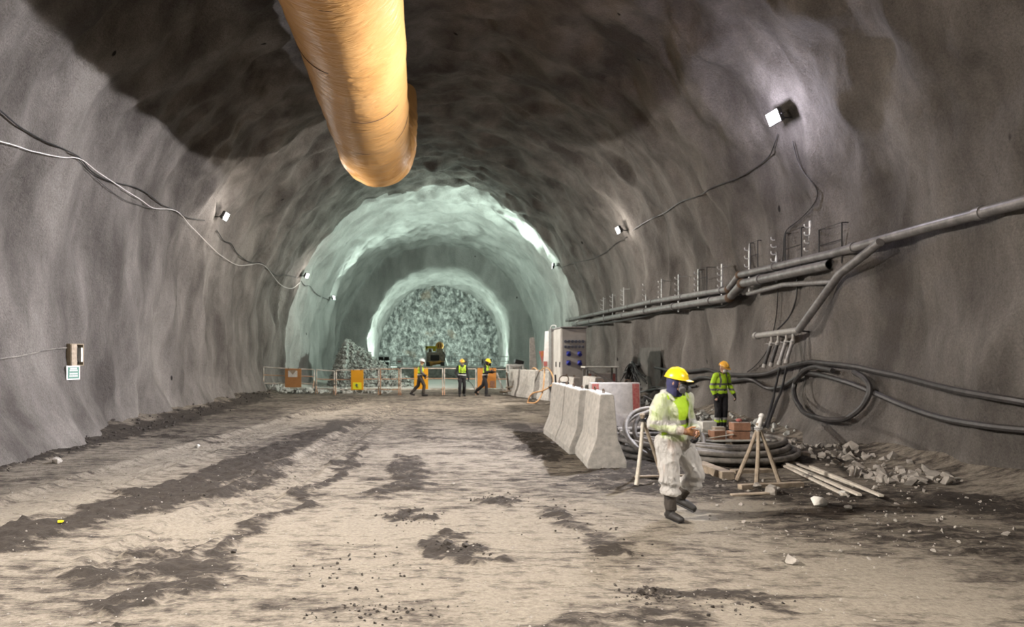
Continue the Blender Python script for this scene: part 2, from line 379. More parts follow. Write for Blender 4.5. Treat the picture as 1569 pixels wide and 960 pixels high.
# ------------------------------------------------------------------ the tunnel lining
R0, ZC = 8.9, 3.2          # radius of the arch and height of its centre
RH, XH = 7.0, 0.3          # the smaller heading beyond the step
YS, YF = 58.0, 74.0        # step into the heading, rock face
ys = np.concatenate([np.arange(-22, 4, 0.4), np.arange(4, 26, 0.1), np.arange(26, 44, 0.16), np.arange(44, 57.6, 0.28), np.arange(57.6, 58.6, 0.1), np.arange(58.6, YF + 0.6, 0.3)])
sw = ZC + 0.5; Ltot = 2 * sw + PI * R0
ss = np.linspace(0, Ltot, 351)
px0 = np.empty_like(ss); pz0 = np.empty_like(ss); nx0 = np.empty_like(ss); nz0 = np.empty_like(ss)
for i, s in enumerate(ss):
    if s < sw: px0[i], pz0[i], nx0[i], nz0[i] = -R0, s - 0.5, 1, 0
    elif s > Ltot - sw: px0[i], pz0[i], nx0[i], nz0[i] = R0, (Ltot - s) - 0.5, -1, 0
    else:
        a = PI - (s - sw) / R0
        px0[i], pz0[i], nx0[i], nz0[i] = R0 * math.cos(a), ZC + R0 * math.sin(a), -math.cos(a), -math.sin(a)
Y, SX = np.meshgrid(ys, ss, indexing='ij')
BX = np.broadcast_to(px0, Y.shape); BZ = np.broadcast_to(pz0, Y.shape); NX = np.broadcast_to(nx0, Y.shape); NZ = np.broadcast_to(nz0, Y.shape)
low = 1 - sstep(5.0, 8.0, BZ)                          # 1 on the walls, 0 in the crown
d = 0.75 * (fbm(BX * 0.16, Y * 0.16, BZ * 0.16, 3) - 0.5)
d = d + 0.55 * (fbm(BX * 0.5 + 30, Y * 0.62, BZ * 0.26 + 7, 3) - 0.5)
fold = 1 - np.abs(2 * fbm(BX * 0.5, Y * 0.55 + 0.15 * BZ, BZ * 0.12 + 3, 2) - 1)       # drapes running down the walls
d = d + low * 0.62 * (fold - 0.75) + 0.55 * (fbm(BX * 0.9 + 11, Y * 0.9, BZ * 0.6 + 2, 2) - 0.5)
d = d + (1 - low) * 0.35 * (1 - np.abs(2 * fbm(BX * 0.35 + 4, Y * 0.9, BZ * 0.35, 3) - 1) - 0.75)
d = d + 0.14 * (fbm(BX * 1.7, Y * 1.7, BZ * 1.2, 3) - 0.5) + 0.05 * (fbm(BX * 5, Y * 5, BZ * 5, 2) - 0.5)
d = d + 0.18 * (np.abs(((Y + 0.4 * np.sin(SX * 0.7)) / 3.1) % 1.0 - 0.5) * 2 - 0.5) * sstep(30, 40, Y)   # blasting rounds show deeper in
toe = np.clip(1 - BZ / 1.1, 0, 1.4) ** 1.6
d = d + toe * (0.28 + 0.3 * (fbm(Y * 0.5, BX, 0.0, 2) - 0.4))
d = d + np.where(BX < -6, 1, 0) * 0.95 * np.exp(-((Y - 9.5) / 6.0) ** 2) * np.clip(1 - BZ / 3.0, 0, 1.2) ** 1.3
d = d + np.where(BX > 6, 1, 0) * 0.55 * np.exp(-((Y - 13.2) / 1.0) ** 2) * np.clip(1 - (BZ - 0.2) / 2.4, 0, 1.2) ** 1.2
k = sstep(YS - 0.35, YS + 0.35, Y + 0.5 * (fbm(BX * 0.6, BZ * 0.6, 2.0, 2) - 0.5))
sc = RH / R0
X1 = BX + NX * d; Z1 = BZ + NZ * d
X2 = XH + BX * sc + NX * d * 0.9; Z2 = ZC + (BZ - ZC) * np.where(BZ > ZC, sc, 1.0) + NZ * d * 0.9
LX = X1 * (1 - k) + X2 * k; LZ = Z1 * (1 - k) + Z2 * k; LY = Y
ny_, nu_ = LX.shape
LV = np.stack([LX, LY, LZ], -1)
gy = np.gradient(LV, axis=0); gu = np.gradient(LV, axis=1)
LN = np.cross(gu, gy); LN /= np.linalg.norm(LN, axis=-1, keepdims=True) + 1e-9
# point the normals into the tunnel
inw = np.stack([-(LX - 0.1), np.zeros_like(LX), (3.5 - LZ)], -1); sg = np.sign((LN * inw).sum(-1).mean()); LN *= sg

def grid_obj(name, V, NRM, mats, flip=False, midx=None):
    a, b = V.shape[:2]
    idx = np.arange(a * b).reshape(a, b)
    q = np.stack([idx[:-1, :-1], idx[1:, :-1], idx[1:, 1:], idx[:-1, 1:]], -1).reshape(-1, 4)
    if flip: q = q[:, ::-1]
    me = bpy.data.meshes.new(name)
    me.vertices.add(a * b); me.vertices.foreach_set('co', V.reshape(-1).astype(np.float32))
    me.loops.add(q.size); me.loops.foreach_set('vertex_index', q.reshape(-1).astype(np.int32))
    me.polygons.add(len(q)); me.polygons.foreach_set('loop_start', np.arange(0, q.size, 4, dtype=np.int32))
    me.update(calc_edges=True); me.validate()
    for m in mats: me.materials.append(m)
    if midx is not None: me.polygons.foreach_set('material_index', midx.reshape(-1).astype(np.int32))
    smooth(me)
    if NRM is not None: me.normals_split_custom_set_from_vertices([tuple(n) for n in NRM.reshape(-1, 3)])
    o = bpy.data.objects.new(name, me); link(o); return o

iy = int(np.searchsorted(ys, YS - 0.3))
# the split into walls and crown, at about 8.3 m of height
iL = int(np.searchsorted(ss, sw + R0 * 0.60)); iR = nu_ - 1 - iL
edge = 37.6 + 1.6 * (fbm(BX * 0.6, BZ * 0.6, 8.0, 3) - 0.5)          # the older grey coat ends here, fresh pale coat beyond
fresh = (Y > edge)[:-1, :-1].astype(np.int32)
for nm, a, b, rows in (('wall_left', 0, iL, slice(0, iy + 1)), ('ceiling', iL, iR, slice(0, iy + 1)), ('wall_right', iR, nu_ - 1, slice(0, iy + 1)),
                       ('wall_heading_left', 0, iL, slice(iy, ny_)), ('ceiling_heading', iL, iR, slice(iy, ny_)), ('wall_heading_right', iR, nu_ - 1, slice(iy, ny_))):
    o = grid_obj(nm, LV[rows, a:b + 1], LN[rows, a:b + 1], [M['wall'], M['fresh']], midx=fresh[rows.start:rows.stop - 1, a:b])
    tag(o, kind='structure')
idx = np.arange(ny_ * nu_).reshape(ny_, nu_)
_q = np.stack([idx[:-1, :-1], idx[1:, :-1], idx[1:, 1:], idx[:-1, 1:]], -1).reshape(-1, 4)
LBVH = BVHTree.FromPolygons([tuple(v) for v in LV.reshape(-1, 3)], [tuple(int(i) for i in f) for f in _q])
EYE = Vector((0, 0, CH))
def onwall(x, y, off=0.05):
    """point of the lining seen at pixel (x, y), lifted off it by off"""
    dr = Vector(((x - CX) / F, 1.0, (CY - y) / F)).normalized()
    h = LBVH.ray_cast(EYE, dr)
    if h[0] is None: return px(x, y, 30)
    n = h[1]
    if n.dot(dr) > 0: n = -n
    return h[0] + n * off
def wall_at(side, y, z, off=0.05):
    h = LBVH.ray_cast(Vector((0, y, z)), Vector((side, 0, 0)))
    n = h[1]
    if n.x * side > 0: n = -n
    return h[0] + n * off, n

# rock face at the end of the heading, and the closed end behind the viewer
def disc(name, y0, xc, R, amp, m, sign, n=110):
    u = np.linspace(-1.06, 1.06, n); v = np.linspace(-1.25, 1.06, n)
    U, V = np.meshgrid(u, v, indexing='ij')
    X = xc + U * R; Z = ZC + V * R * 1.0
    yy = y0 + amp * (fbm(X * 0.35 + 40, Z * 0.35, 1.0, 2) - 0.5) + amp * 0.9 * np.abs(fbm(X * 0.9 + Z * 0.4, Z * 0.8, 4.0, 4) - 0.5) + 0.25 * amp * (fbm(X * 3, Z * 2.2, 9.0, 3) - 0.5)
    o = grid_obj(name, np.stack([X, yy, Z], -1), None, [m], flip=sign > 0); return tag(o, kind='structure')
disc('wall_back', YF - 0.6, XH, RH + 0.4, 1.6, M['face'], 1, 150)
disc('wall_front', -21.5, 0, R0 + 0.5, 0.6, M['wall'], -1, 60)
# ------------------------------------------------------------------ floor
fx = np.concatenate([np.arange(-9.6, -5, 0.09), np.arange(-5, 6.5, 0.05), np.arange(6.5, 9.7, 0.08)])
fy = np.concatenate([np.arange(-22, 3, 0.4), np.arange(3, 9, 0.035), np.arange(9, 16, 0.06), np.arange(16, 34, 0.12), np.arange(34, 58.3, 0.3)])
def seg_d(X, Yy, pts):
    """distance to a polyline in plan, and the run along it"""
    best = np.full(X.shape, 1e9)
    for (a, b) in zip(pts[:-1], pts[1:]):
        dx, dy = b[0] - a[0], b[1] - a[1]; t = np.clip(((X - a[0]) * dx + (Yy - a[1]) * dy) / (dx * dx + dy * dy), 0, 1)
        best = np.minimum(best, np.hypot(X - a[0] - t * dx, Yy - a[1] - t * dy))
    return best
# dark mud, in plan: polylines with half-width and weight
MUD = [([(-4.45, 6.9), (-3.75, 8.6), (-3.35, 11.2), (-3.0, 15.5), (-2.6, 18.5)], 0.50, 1.0),
       ([(-3.9, 7.6), (-2.9, 9.2), (-2.6, 11.5)], 0.35, 0.7),
       ([(-2.45, 4.6), (-2.15, 5.7), (-1.95, 7.6), (-1.6, 10.7), (-1.5, 13)], 0.20, 0.75),
       ([(-3.0, 5.4), (-2.2, 5.6)], 0.35, 0.8), ([(-3.4, 6.0), (-2.4, 6.4)], 0.18, 0.5),
       ([(-7.9, 9.5), (-7.8, 12.5), (-7.7, 16), (-7.9, 22), (-8.2, 30)], 0.65, 0.85),
       ([(-4.9, 5.4), (-4.6, 6.2)], 0.3, 0.7),
       ([(-0.6, 9.0), (-0.35, 10.6), (-0.45, 12)], 0.38, 0.7), ([(-0.5, 15), (-0.4, 19)], 0.35, 0.55),
       ([(0.1, 6.1), (0.35, 6.5)], 0.22, 0.9), ([(0.75, 8.3), (0.95, 8.6)], 0.22, 0.7), ([(-0.3, 7.4), (-0.2, 7.7)], 0.15, 0.9),
       ([(1.35, 7.9), (1.7, 6.9), (2.05, 6.4)], 0.24, 0.65), ([(1.75, 5.1), (2.6, 4.9)], 0.20, 0.7), ([(0.9, 4.6), (1.9, 4.75)], 0.16, 0.45),
       ([(2.0, 12.0), (2.2, 14.5), (2.4, 18)], 0.50, 0.75), ([(1.2, 11), (1.5, 16)], 0.3, 0.4),
       ([(2.9, 9.6), (5.0, 8.9), (7.5, 8.0)], 1.0, 0.62), ([(3.6, 10.5), (5.2, 12.3), (7.5, 12.5)], 1.5, 0.75), ([(4.0, 7.4), (6.5, 6.2)], 0.8, 0.5),
       ([(7.3, 14), (7.8, 20), (8.0, 28)], 0.9, 0.75), ([(3.2, 20), (3.4, 26), (3.2, 31)], 0.5, 0.4),
       ([(-4.5, 26), (0, 28), (3, 27)], 1.1, 0.42), ([(-6.5, 31.5), (0, 32.5), (3.5, 32)], 1.2, 0.4), ([(-1.5, 22), (0.6, 23)], 0.6, 0.45)]
PALE = [([(-8, 42), (8, 42)], 6.5, 2.2), ([(-8, 50), (8, 50)], 8.5, 2.2), ([(-5.3, 8.0), (-5.2, 11), (-4.6, 16), (-3.8, 22)], 0.9, 0.5), ([(3.1, 7.6), (4.0, 7.7)], 0.5, 0.9), ([(0.2, 4.2), (-0.4, 6.0), (-0.2, 8)], 0.8, 0.3),  # first two runs paint lamp light into the floor colour behind the fence
        ([(3.0, 19), (3.0, 21.5)], 0.5, 0.6), ([(2.4, 4.6), (4.0, 5.5)], 0.7, 0.35), ([(0.8, 9), (0.7, 14)], 0.5, 0.2), ([(0.9, 5.2), (1.0, 7.5)], 0.45, 0.3)]
def floor_fields(X, Yy):
    wob = 1.3 * (fbm(X * 1.6, Yy * 1.6, 2.0, 5, 0.65) - 0.5)
    wob2 = 1.6 * (fbm(X * 1.2 + 20, Yy * 1.6 + 9, 5.0, 5, 0.65) - 0.5)
    mud = 0.24 + 0.16 * sstep(9, 16, Yy)
    for pts, w, k in MUD:
        mud = np.maximum(mud, k * (1 - sstep(0.35, 1.3, seg_d(X + wob, Yy + wob2, pts) / w)))
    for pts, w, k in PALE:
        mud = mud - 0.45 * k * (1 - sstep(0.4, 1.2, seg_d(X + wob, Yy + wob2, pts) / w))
    mud = mud + 0.7 * (fbm(X * 0.7, Yy * 0.55, 3.3, 5, 0.6) - 0.5)
    mud = mud + 0.45 * np.clip(fbm(X * 1.1 + 3, Yy * 4.5, 6.0, 3) - 0.52, 0, 1) * 2.0      # cross streaks left by tyre lugs
    mud = np.clip(mud, -0.4, 1)
    h = 0.10 * (fbm(X * 0.22, Yy * 0.22, 1.5, 2) - 0.5) + 0.05 * (fbm(X * 0.9, Yy * 0.9, 2.5, 3) - 0.5)
    h = h + 0.022 * (fbm(X * 3.5, Yy * 3.5, 4.5, 3) - 0.5)
    rip = fbm(X * 0.9, Yy * 7.0, 8.5, 2) - 0.5
    h = h + 0.030 * rip * sstep(0.3, 0.6, fbm(X * 0.5 + 9, Yy * 0.4, 12.0, 2))
    near = np.exp(-np.clip(Yy - 12, 0, 99) / 8)
    h = h + sstep(0.35, 0.8, mud) * (0.015 + 0.13 * near * (fbm(X * 8, Yy * 8, 3.0, 3, 0.65) - 0.42))
    # tyre tracks: parallel grooves along two curving runs
    for pts, w in (([(-2.9, 6.0), (-2.6, 8), (-2.35, 10.5), (-2.1, 15), (-1.6, 24)], 0.42), ([(-5.4, 7), (-5.1, 11), (-4.4, 18), (-3.4, 28)], 0.5)):
        ds = seg_d(X + 0.2 * wob, Yy, pts); msk = 1 - sstep(w * 0.8, w * 1.15, ds)
        h = h - msk * 0.035 + msk * 0.012 * np.sin(ds * 2 * PI / 0.085) + 0.03 * np.exp(-((ds - w * 1.15) / 0.10) ** 2)
    # spill rising to the two walls
    h = h + 0.45 * np.clip((np.abs(X) - 7.6) / 1.6, 0, 1) ** 1.5 * (0.5 + fbm(X, Yy, 3.0, 2))
    return mud, h
FXX, FYY = np.meshgrid(fx, fy, indexing='ij')
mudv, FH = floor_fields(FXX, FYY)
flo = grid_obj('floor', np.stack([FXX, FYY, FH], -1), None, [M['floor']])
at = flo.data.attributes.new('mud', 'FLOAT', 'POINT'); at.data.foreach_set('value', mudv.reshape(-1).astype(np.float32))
tag(flo, kind='structure')
if flo.data.polygons[0].normal.z < 0: flo.data.flip_normals()
def gz(x, y):
    i = int(np.clip(np.searchsorted(fx, x) - 1, 0, len(fx) - 2)); j = int(np.clip(np.searchsorted(fy, y) - 1, 0, len(fy) - 2))
    a = (x - fx[i]) / (fx[i + 1] - fx[i]); b = (y - fy[j]) / (fy[j + 1] - fy[j])
    return float(FH[i, j] * (1 - a) * (1 - b) + FH[i + 1, j] * a * (1 - b) + FH[i, j + 1] * (1 - a) * b + FH[i + 1, j + 1] * a * b)
def g(x, y, dz=0.0): return Vector((x, y, gz(x, y) + dz))

# bench in front of the heading
bx = np.linspace(-9.2, 9.2, 150); by = np.array([57.98, 58.0, 58.1, 58.2, 58.4, 58.8, 60, 62, 64, 66, 68, 70, 72, 74.5])
BXX, BYY = np.meshgrid(bx, by, indexing='ij')
BH = 0.85 * sstep(57.98, 58.2, BYY) + 0.10 * (fbm(BXX * 0.9, BYY * 0.6, 5.0, 3) - 0.5)
BH[:, 0] = -0.2
bo = grid_obj('floor_bench', np.stack([BXX, BYY - 0.3 * (fbm(BXX * 0.6, BYY * 0, 3.0, 3) - 0.5), BH], -1), None, [M['muck']]); tag(bo, kind='structure')
t = MB()
t.tube(spline([(x, 58.15 + 0.06 * math.sin(x * 2.1), 0.90 + 0.03 * math.sin(x * 3)) for x in np.arange(-3.6, 7.0, 0.9)], 3), 0.10, 8)
tag(t.build('trim_1', M['white']), kind='structure')

# ------------------------------------------------------------------ floodlights
def lamp_rot(side, tilt, turn):
    """matrix whose -Z axis looks away from the wall, tilted down and turned along the tunnel"""
    t, u = math.radians(tilt), math.radians(turn)
    dirv = Vector((-side * math.cos(t) * math.cos(u), math.cos(t) * math.sin(u), -math.sin(t)))
    return dirv.to_track_quat('-Z', 'Y').to_matrix(), dirv
LABELS = {0: 'floodlight on the left wall, nearest of the three lit on that side', 1: 'floodlight on the left wall, second lamp along from the viewer', 2: 'small far floodlight on the left wall above the rock heap',
          3: 'large glaring floodlight high on the right wall, nearest lamp in view', 4: 'floodlight on the right wall with a pale concrete streak below it', 5: 'small far floodlight on the right wall at the bright ring',
          6: 'floodlight on the left wall beside the viewer', 7: 'floodlight on the left wall behind the viewer', 8: 'floodlight on the right wall beside the viewer', 9: 'floodlight on the right wall behind the viewer'}
for i, (sd, yy, zz, pw, tint, tilt, turn) in enumerate(LAMPS):
    w, n = wall_at(sd, yy, zz, 0.0)
    R, dv = lamp_rot(sd, tilt, turn)
    c = w + Vector((-sd * 0.42, 0, 0.0))
    root = empty('floodlight', w, 0, LABELS[i], 'lamp', 'floodlights along the tunnel walls')
    b = MB(); b.box(c - w - dv * 0.05, (0.40, 0.30, 0.09), R); [b.box(c - w - dv * 0.11 + R @ Vector((k, 0, 0)), (0.012, 0.26, 0.05), R) for k in (-0.15, -0.09, -0.03, 0.03, 0.09, 0.15)]
    b.build('housing', M['dark'], root, bevel=0.01)
    b = MB(); b.box(c - w + dv * 0.003, (0.36, 0.26, 0.012), R); b.build('lens', M['lens_teal'] if tint is TEAL else M['lens'], root)
    b = MB()
    for k in (-0.22, 0.22): b.bar(c - w - dv * 0.05 + R @ Vector((k, 0, 0)), c - w - dv * 0.18 + R @ Vector((k * 0.6, 0, 0)), 0.03, 0.010)
    b.bar(c - w - dv * 0.05 + R @ Vector((-0.23, 0, 0)), c - w - dv * 0.05 + R @ Vector((0.23, 0, 0)), 0.02, 0.02)
    b.bar(c - w - dv * 0.18 + R @ Vector((-0.14, 0, 0)), c - w - dv * 0.18 + R @ Vector((0.14, 0, 0)), 0.03, 0.012)
    b.tube([c - w - dv * 0.18, (c - w) * 0.4, Vector((sd * 0.1, 0, 0))], 0.018, 8)
    b.build('bracket', M['dark'], root)
    ld = bpy.data.lights.new('floodlight_beam', 'AREA'); ld.shape = 'RECTANGLE'; ld.size = 0.36; ld.size_y = 0.26; ld.energy = pw; ld.color = tint; ld.spread = math.radians(132 if tint is TEAL else 102)
    lo = bpy.data.objects.new('floodlight_beam', ld); link(lo, root); lo.location = c - w + dv * 0.02; lo.rotation_euler = R.to_euler()
    sp = bpy.data.lights.new('floodlight_spill', 'POINT'); sp.energy = 210 if tint is COOL else 110 if tint is not TEAL else 30; sp.color = (0.84, 0.82, 1.0) if tint is COOL else tint; sp.shadow_soft_size = 0.10
    so = bpy.data.objects.new('floodlight_spill', sp); link(so, root); so.location = c - w + dv * 0.45
# work lights on the bench behind the far fence, turned to the rock face
for (x, y, z, turn, pw, lb) in ((-5.05, 61.0, 1.72, 80, 380, 'black portable work light left of the far white railing, turned to the rock face'), (4.9, 61.0, 1.5, 118, 520, 'black portable work light right of the far white railing, turned to the rock face')):
    root = empty('work_light', (x, y, 0.85), 0, lb, 'lamp', 'work lights facing the rock face')
    dv = Vector((math.cos(math.radians(turn)), math.sin(math.radians(turn)), 0.42)).normalized(); R = dv.to_track_quat('-Z', 'Y').to_matrix()
    c = Vector((0, 0, z - 0.85))
    for k in (-0.28, 0.28):
        b = MB(); b.box(c + R @ Vector((k, 0, 0.06)), (0.46, 0.36, 0.14), R); hd = b.build('housing', M['dark'], root, bevel=0.01)
        b = MB(); b.box(c + R @ Vector((k, 0, -0.02)), (0.40, 0.30, 0.012), R); b.build('lens', M['lens_teal'], hd)
        ld = bpy.data.lights.new('work_light_beam', 'AREA'); ld.shape = 'RECTANGLE'; ld.size = 0.4; ld.size_y = 0.3; ld.energy = pw; ld.color = TEAL
        lo = bpy.data.objects.new('work_light_beam', ld); link(lo, root); lo.location = c + R @ Vector((k, 0, -0.04)); lo.rotation_euler = R.to_euler()
    b = MB(); b.box((0, 0, 0.25), (0.9, 0.5, 0.5)); b.build('battery_case', M['black'], root, bevel=0.02)
    b = MB(); b.tube([(0, 0, 0.45), c - dv * 0.05], 0.03, 8); b.build('mast', M['dark'], root)

# ------------------------------------------------------------------ ventilation duct
def duct():
    root = empty('ventilation_duct', (-1.7, 14, 9.05), 0, 'big orange fabric ventilation duct hanging under the tunnel crown', 'duct')
    o0 = Vector(root.location)
    path = [(-1.85, -18, 9.1), (-1.78, -6, 9.05), (-1.74, 4, 9.02), (-1.83, 12, 9.0), (-2.00, 18.5, 9.0), (-2.08, 21.6, 9.05), (-1.96, 23.4, 9.75), (-1.90, 24.0, 11.1), (-1.95, 24.1, 12.8)]
    P = spline(path, 22)
    seg = 72; n = len(P); vs = []; fs = []
    u = Vector((1, 0, 0)); run = 0.0
    rs = np.random.RandomState(3)
    for i, p in enumerate(P):
        if i: run += (p - P[i - 1]).length
        t = (P[min(i + 1, n - 1)] - P[max(i - 1, 0)]).normalized(); u = (u - t * u.dot(t)).normalized(); w = t.cross(u)
        bend = math.exp(-((i - 5.2 * 22) / 26.0) ** 2)
        for k in range(seg):
            a = 2 * PI * k / seg; r = 1.19
            x, z = math.cos(a), math.sin(a)
            r += 0.022 * math.sin(run * 5 + 3 * a) * (0.3 + bend) * 0.6
            r -= 0.022 * math.exp(-(((run + 0.12 * math.sin(2 * a)) % 2.6 - 1.3) / 0.07) ** 2)       # pinch at each joint
            r += (0.05 + 0.12 * bend) * (float(vnoise(x * 1.6 + 7, z * 1.6 + 3, run * (0.5 + 1.1 * bend))) - 0.5)
            vs.append(p - o0 + (u * x + w * z) * r)
    for i in range(n - 1):
        for k in range(seg):
            l = (k + 1) % seg; fs.append((i * seg + k, i * seg + l, (i + 1) * seg + l, (i + 1) * seg + k))
    b = MB(); b.add(vs, fs); b.build('duct_sleeve', M['duct'], root, sm=True)
    # joint seams
    for yj in (5.4, 8.0, 10.6, 13.2, 15.8, 18.2):
        pts = []
        for k in range(48):
            a = 2 * PI * k / 48; pts.append(Vector((float(np.interp(yj, [4, 12, 18.5], [-1.74, -1.83, -2.0])), yj + 0.10 * math.sin(2 * a + yj), 9.01)) - o0 + Vector((math.cos(a), 0, math.sin(a))) * 1.178)
        b = MB(); b.tube(pts, 0.016, 6, closed=True); b.build('seam', M['rust'], root, sm=True)
    # hanger wires to the crown
    for yj in (2, 6.5, 11, 15.5):
        h = LBVH.ray_cast(Vector((-1.72, yj, 9.0)), Vector((0, 0, 1)))[0]
        b = MB(); b.tube([Vector((-1.72, yj, 10.16)) - o0, h - o0 + Vector((0, 0, 0.05))], 0.012, 6); b.build('hanger_wire', M['dark'], root)
    # small white label patch by the fold
duct()

# ------------------------------------------------------------------ concrete jersey barriers
def jersey(L, w=0.33, h=1.28, mats=None, stripes=False, name='concrete_barrier'):
    root = empty(name)
    prof = [(-w, 0), (-w, 0.13), (-w * 0.56, 0.50), (-w * 0.36, h - 0.02), (-w * 0.28, h), (w * 0.28, h), (w * 0.36, h - 0.02), (w * 0.56, 0.50), (w, 0.13), (w, 0)]
    b = MB(); n = 14
    rs = np.random.RandomState(int(L * 100))
    rows = [[Vector((x, -L / 2 + L * i / n, z)) for x, z in prof] for i in range(n + 1)]
    for r in rows[1:-1]:
        for v in r: v += Vector(rs.uniform(-0.006, 0.006, 3))
    vs = [v for r in rows for v in r]; m = len(prof); fs = []
    for i in range(n):
        for k in range(m):
            l = (k + 1) % m; fs.append((i * m + k, i * m + l, (i + 1) * m + l, (i + 1) * m + k))
    fs.append(tuple(range(m))); fs.append(tuple(n * m + k for k in range(m))[::-1])
    b.add(vs, fs); b.build('barrier_body', mats or M['concrete'], root, bevel=0.018)
    for s in (-1, 1):
        b = MB(); b.tube(spline([(0, s * L * 0.28 - 0.07, h - 0.01), (0, s * L * 0.28 - 0.06, h + 0.06), (0, s * L * 0.28 + 0.06, h + 0.06), (0, s * L * 0.28 + 0.07, h - 0.01)], 4), 0.010, 6)
        b.build('lifting_loop', M['rust'], root)
    if stripes:
        for s in (-1, 1):
            b = MB(); y0, y1 = sorted((s * (L / 2 - 0.03), s * (L / 2 - 0.20)))
            for sx in (-1, 1):
                x5, xh = sx * (w * 0.56 + 0.004), sx * (w * 0.36 + 0.004)
                q = [Vector((x5, y0, 0.52)), Vector((x5, y1, 0.52)), Vector((xh, y1, h - 0.03)), Vector((xh, y0, h - 0.03))]
                b.prism(q, (0, 0, 0), (sx * 0.004, 0, 0))
            b.build('red_stripe', M['red_paint'], root)
    return root
BG = 'concrete traffic barriers'
def put(root, x, y, rz, label, cat='barrier', group=BG, dz=0.0):
    root.location = (x, y, gz(x, y) + dz); root.rotation_euler = (0, 0, rz); tag(root, label, cat, group); return root
jb = jersey(1.62)
put(jb, 3.00, 11.52, -0.09, 'bare concrete barrier at the front end of the row, nearest the viewer')
put(copy_tree(jb), 2.99, 13.22, -0.03, 'bare concrete barrier, middle one of the row by the roadway')
put(copy_tree(jb), 3.02, 14.92, -0.01, 'bare concrete barrier at the back of the front row, beside the red box')
js = jersey(1.25, mats=M['concrete_white'], stripes=True, name='striped_barrier')
put(js, 4.55, 16.0, PI / 2, 'white concrete barrier with red end stripes standing behind the front row')
put(copy_tree(js), 6.5, 24.7, PI / 2 + 0.05, 'smaller white barrier with red stripes under the grey board')
put(copy_tree(jb), 4.35, 20.3, 0.06, 'bare concrete barrier below the front of the electrical cabinet')
put(copy_tree(jb), 5.15, 20.6, 0.0, 'bare concrete barrier under the left edge of the grey board')
put(copy_tree(jb), 5.08, 27.2, 0.42, 'worn concrete barrier draped by the orange hose, right of the pair')
put(copy_tree(jb), 4.36, 29.1, 0.30, 'worn concrete barrier between the orange hose and the white reel frame')
put(copy_tree(jb), 3.95, 30.95, 0.15, 'worn concrete barrier farthest back beside the white reel frame')
# ------------------------------------------------------------------ services on the right wall
_xs = [LBVH.ray_cast(Vector((0, y, z)), Vector((1, 0, 0)))[0].x for y in np.arange(10, 42, 0.4) for z in (3.7, 4.0, 4.3)]
PX = float(np.percentile(_xs, 12)) - 0.12
def onx(x, y, X=None):
    X = PX if X is None else X
    Y = X * F / (x - CX); return Vector((X, Y, CH + (CY - y) / F * Y))
def pipe_run(name, label, pix, r, rise, open_end=False, off=0.0):
    root = empty(name, onx(*pix[0]), 0, label, 'pipe', 'pipes along the right wall'); o = Vector(root.location)
    pts = [onx(a, c, PX - off) for a, c in pix]
    for pnt in pts[rise + 1:]: pass
    b = MB()
    fine = []
    for i in range(len(pts) - 1):
        fine.append(pts[i]);
    fine.append(pts[-1])
    b.tube([p - o for p in pts[:rise + 1]], r, 14); b.build('pipe_length', M['pipe'], root, sm=True)
    b = MB(); b.tube([p - o for p in pts[rise:rise + 2]], r * 0.98, 14); b.build('jog', M['pipe'], root, sm=True)
    b = MB(); b.tube([p - o for p in pts[rise + 1:]], r, 14, caps=not open_end)
    if open_end:
        e = pts[-1] - o; dd = (pts[-1] - pts[-2]).normalized()
        b.tube([e - dd * 0.6, e], r * 0.86, 14, caps=False); b.tube([e - dd * 0.6, e - dd * 0.58], r * 0.86, 14)
    b.build('pipe_length', [M['pipe']], root, sm=True)
    for p in (pts[rise], pts[rise + 1]):
        b = MB(); b.ell(p - o, r * 1.25, 14, 10); b.build('elbow', M['rust'], root, sm=True)
    tot = sum((pts[i + 1] - pts[i]).length for i in range(len(pts) - 1)); k = 0; acc = 1.4
    for i in range(len(pts) - 1):
        L = (pts[i + 1] - pts[i]).length; dd = (pts[i + 1] - pts[i]) / L
        while acc < L:
            if i != rise:
                b = MB(); c = pts[i] + dd * acc - o; b.cyl(c - dd * 0.06, c + dd * 0.06, r * 1.22, 14); b.build('coupling', M['pipe'], root, sm=True)
            acc += 3.0
        acc -= L
    return root
pipe_run('water_pipe', 'upper grey steel pipe along the right wall, with a jog down at its middle', [(868, 490.5), (993, 463), (1116, 443), (1133, 421), (1277, 388), (1420, 348), (1640, 290)][::-1], 0.092, 3)
pipe_run('water_pipe', 'lower thick grey steel pipe on the right wall ending in an open mouth', [(878, 497), (1000, 474.5), (1118, 456), (1137, 434), (1272, 405)], 0.112, 2, True, 0.08)
b = MB(); b.tube([onx(1280, 431, PX - 0.02), onx(1200, 436, PX - 0.02), onx(1146, 450, PX - 0.02)], 0.06, 10)
o = b.build('conduit', M['steel'], sm=True); tag(o, 'thin dark conduit right below the open-mouthed pipe', 'pipe')
b = MB(); P = [onwall(880, 500, 0.12), onwall(950, 492, 0.12), onwall(1040, 474, 0.12), onwall(1110, 468, 0.12), onwall(1140, 452, 0.12)]
b.tube(spline(P, 6), 0.05, 8); o = b.build('conduit', M['cable'], sm=True); tag(o, 'sagging black conduit strapped under the far half of the two wall pipes', 'pipe')

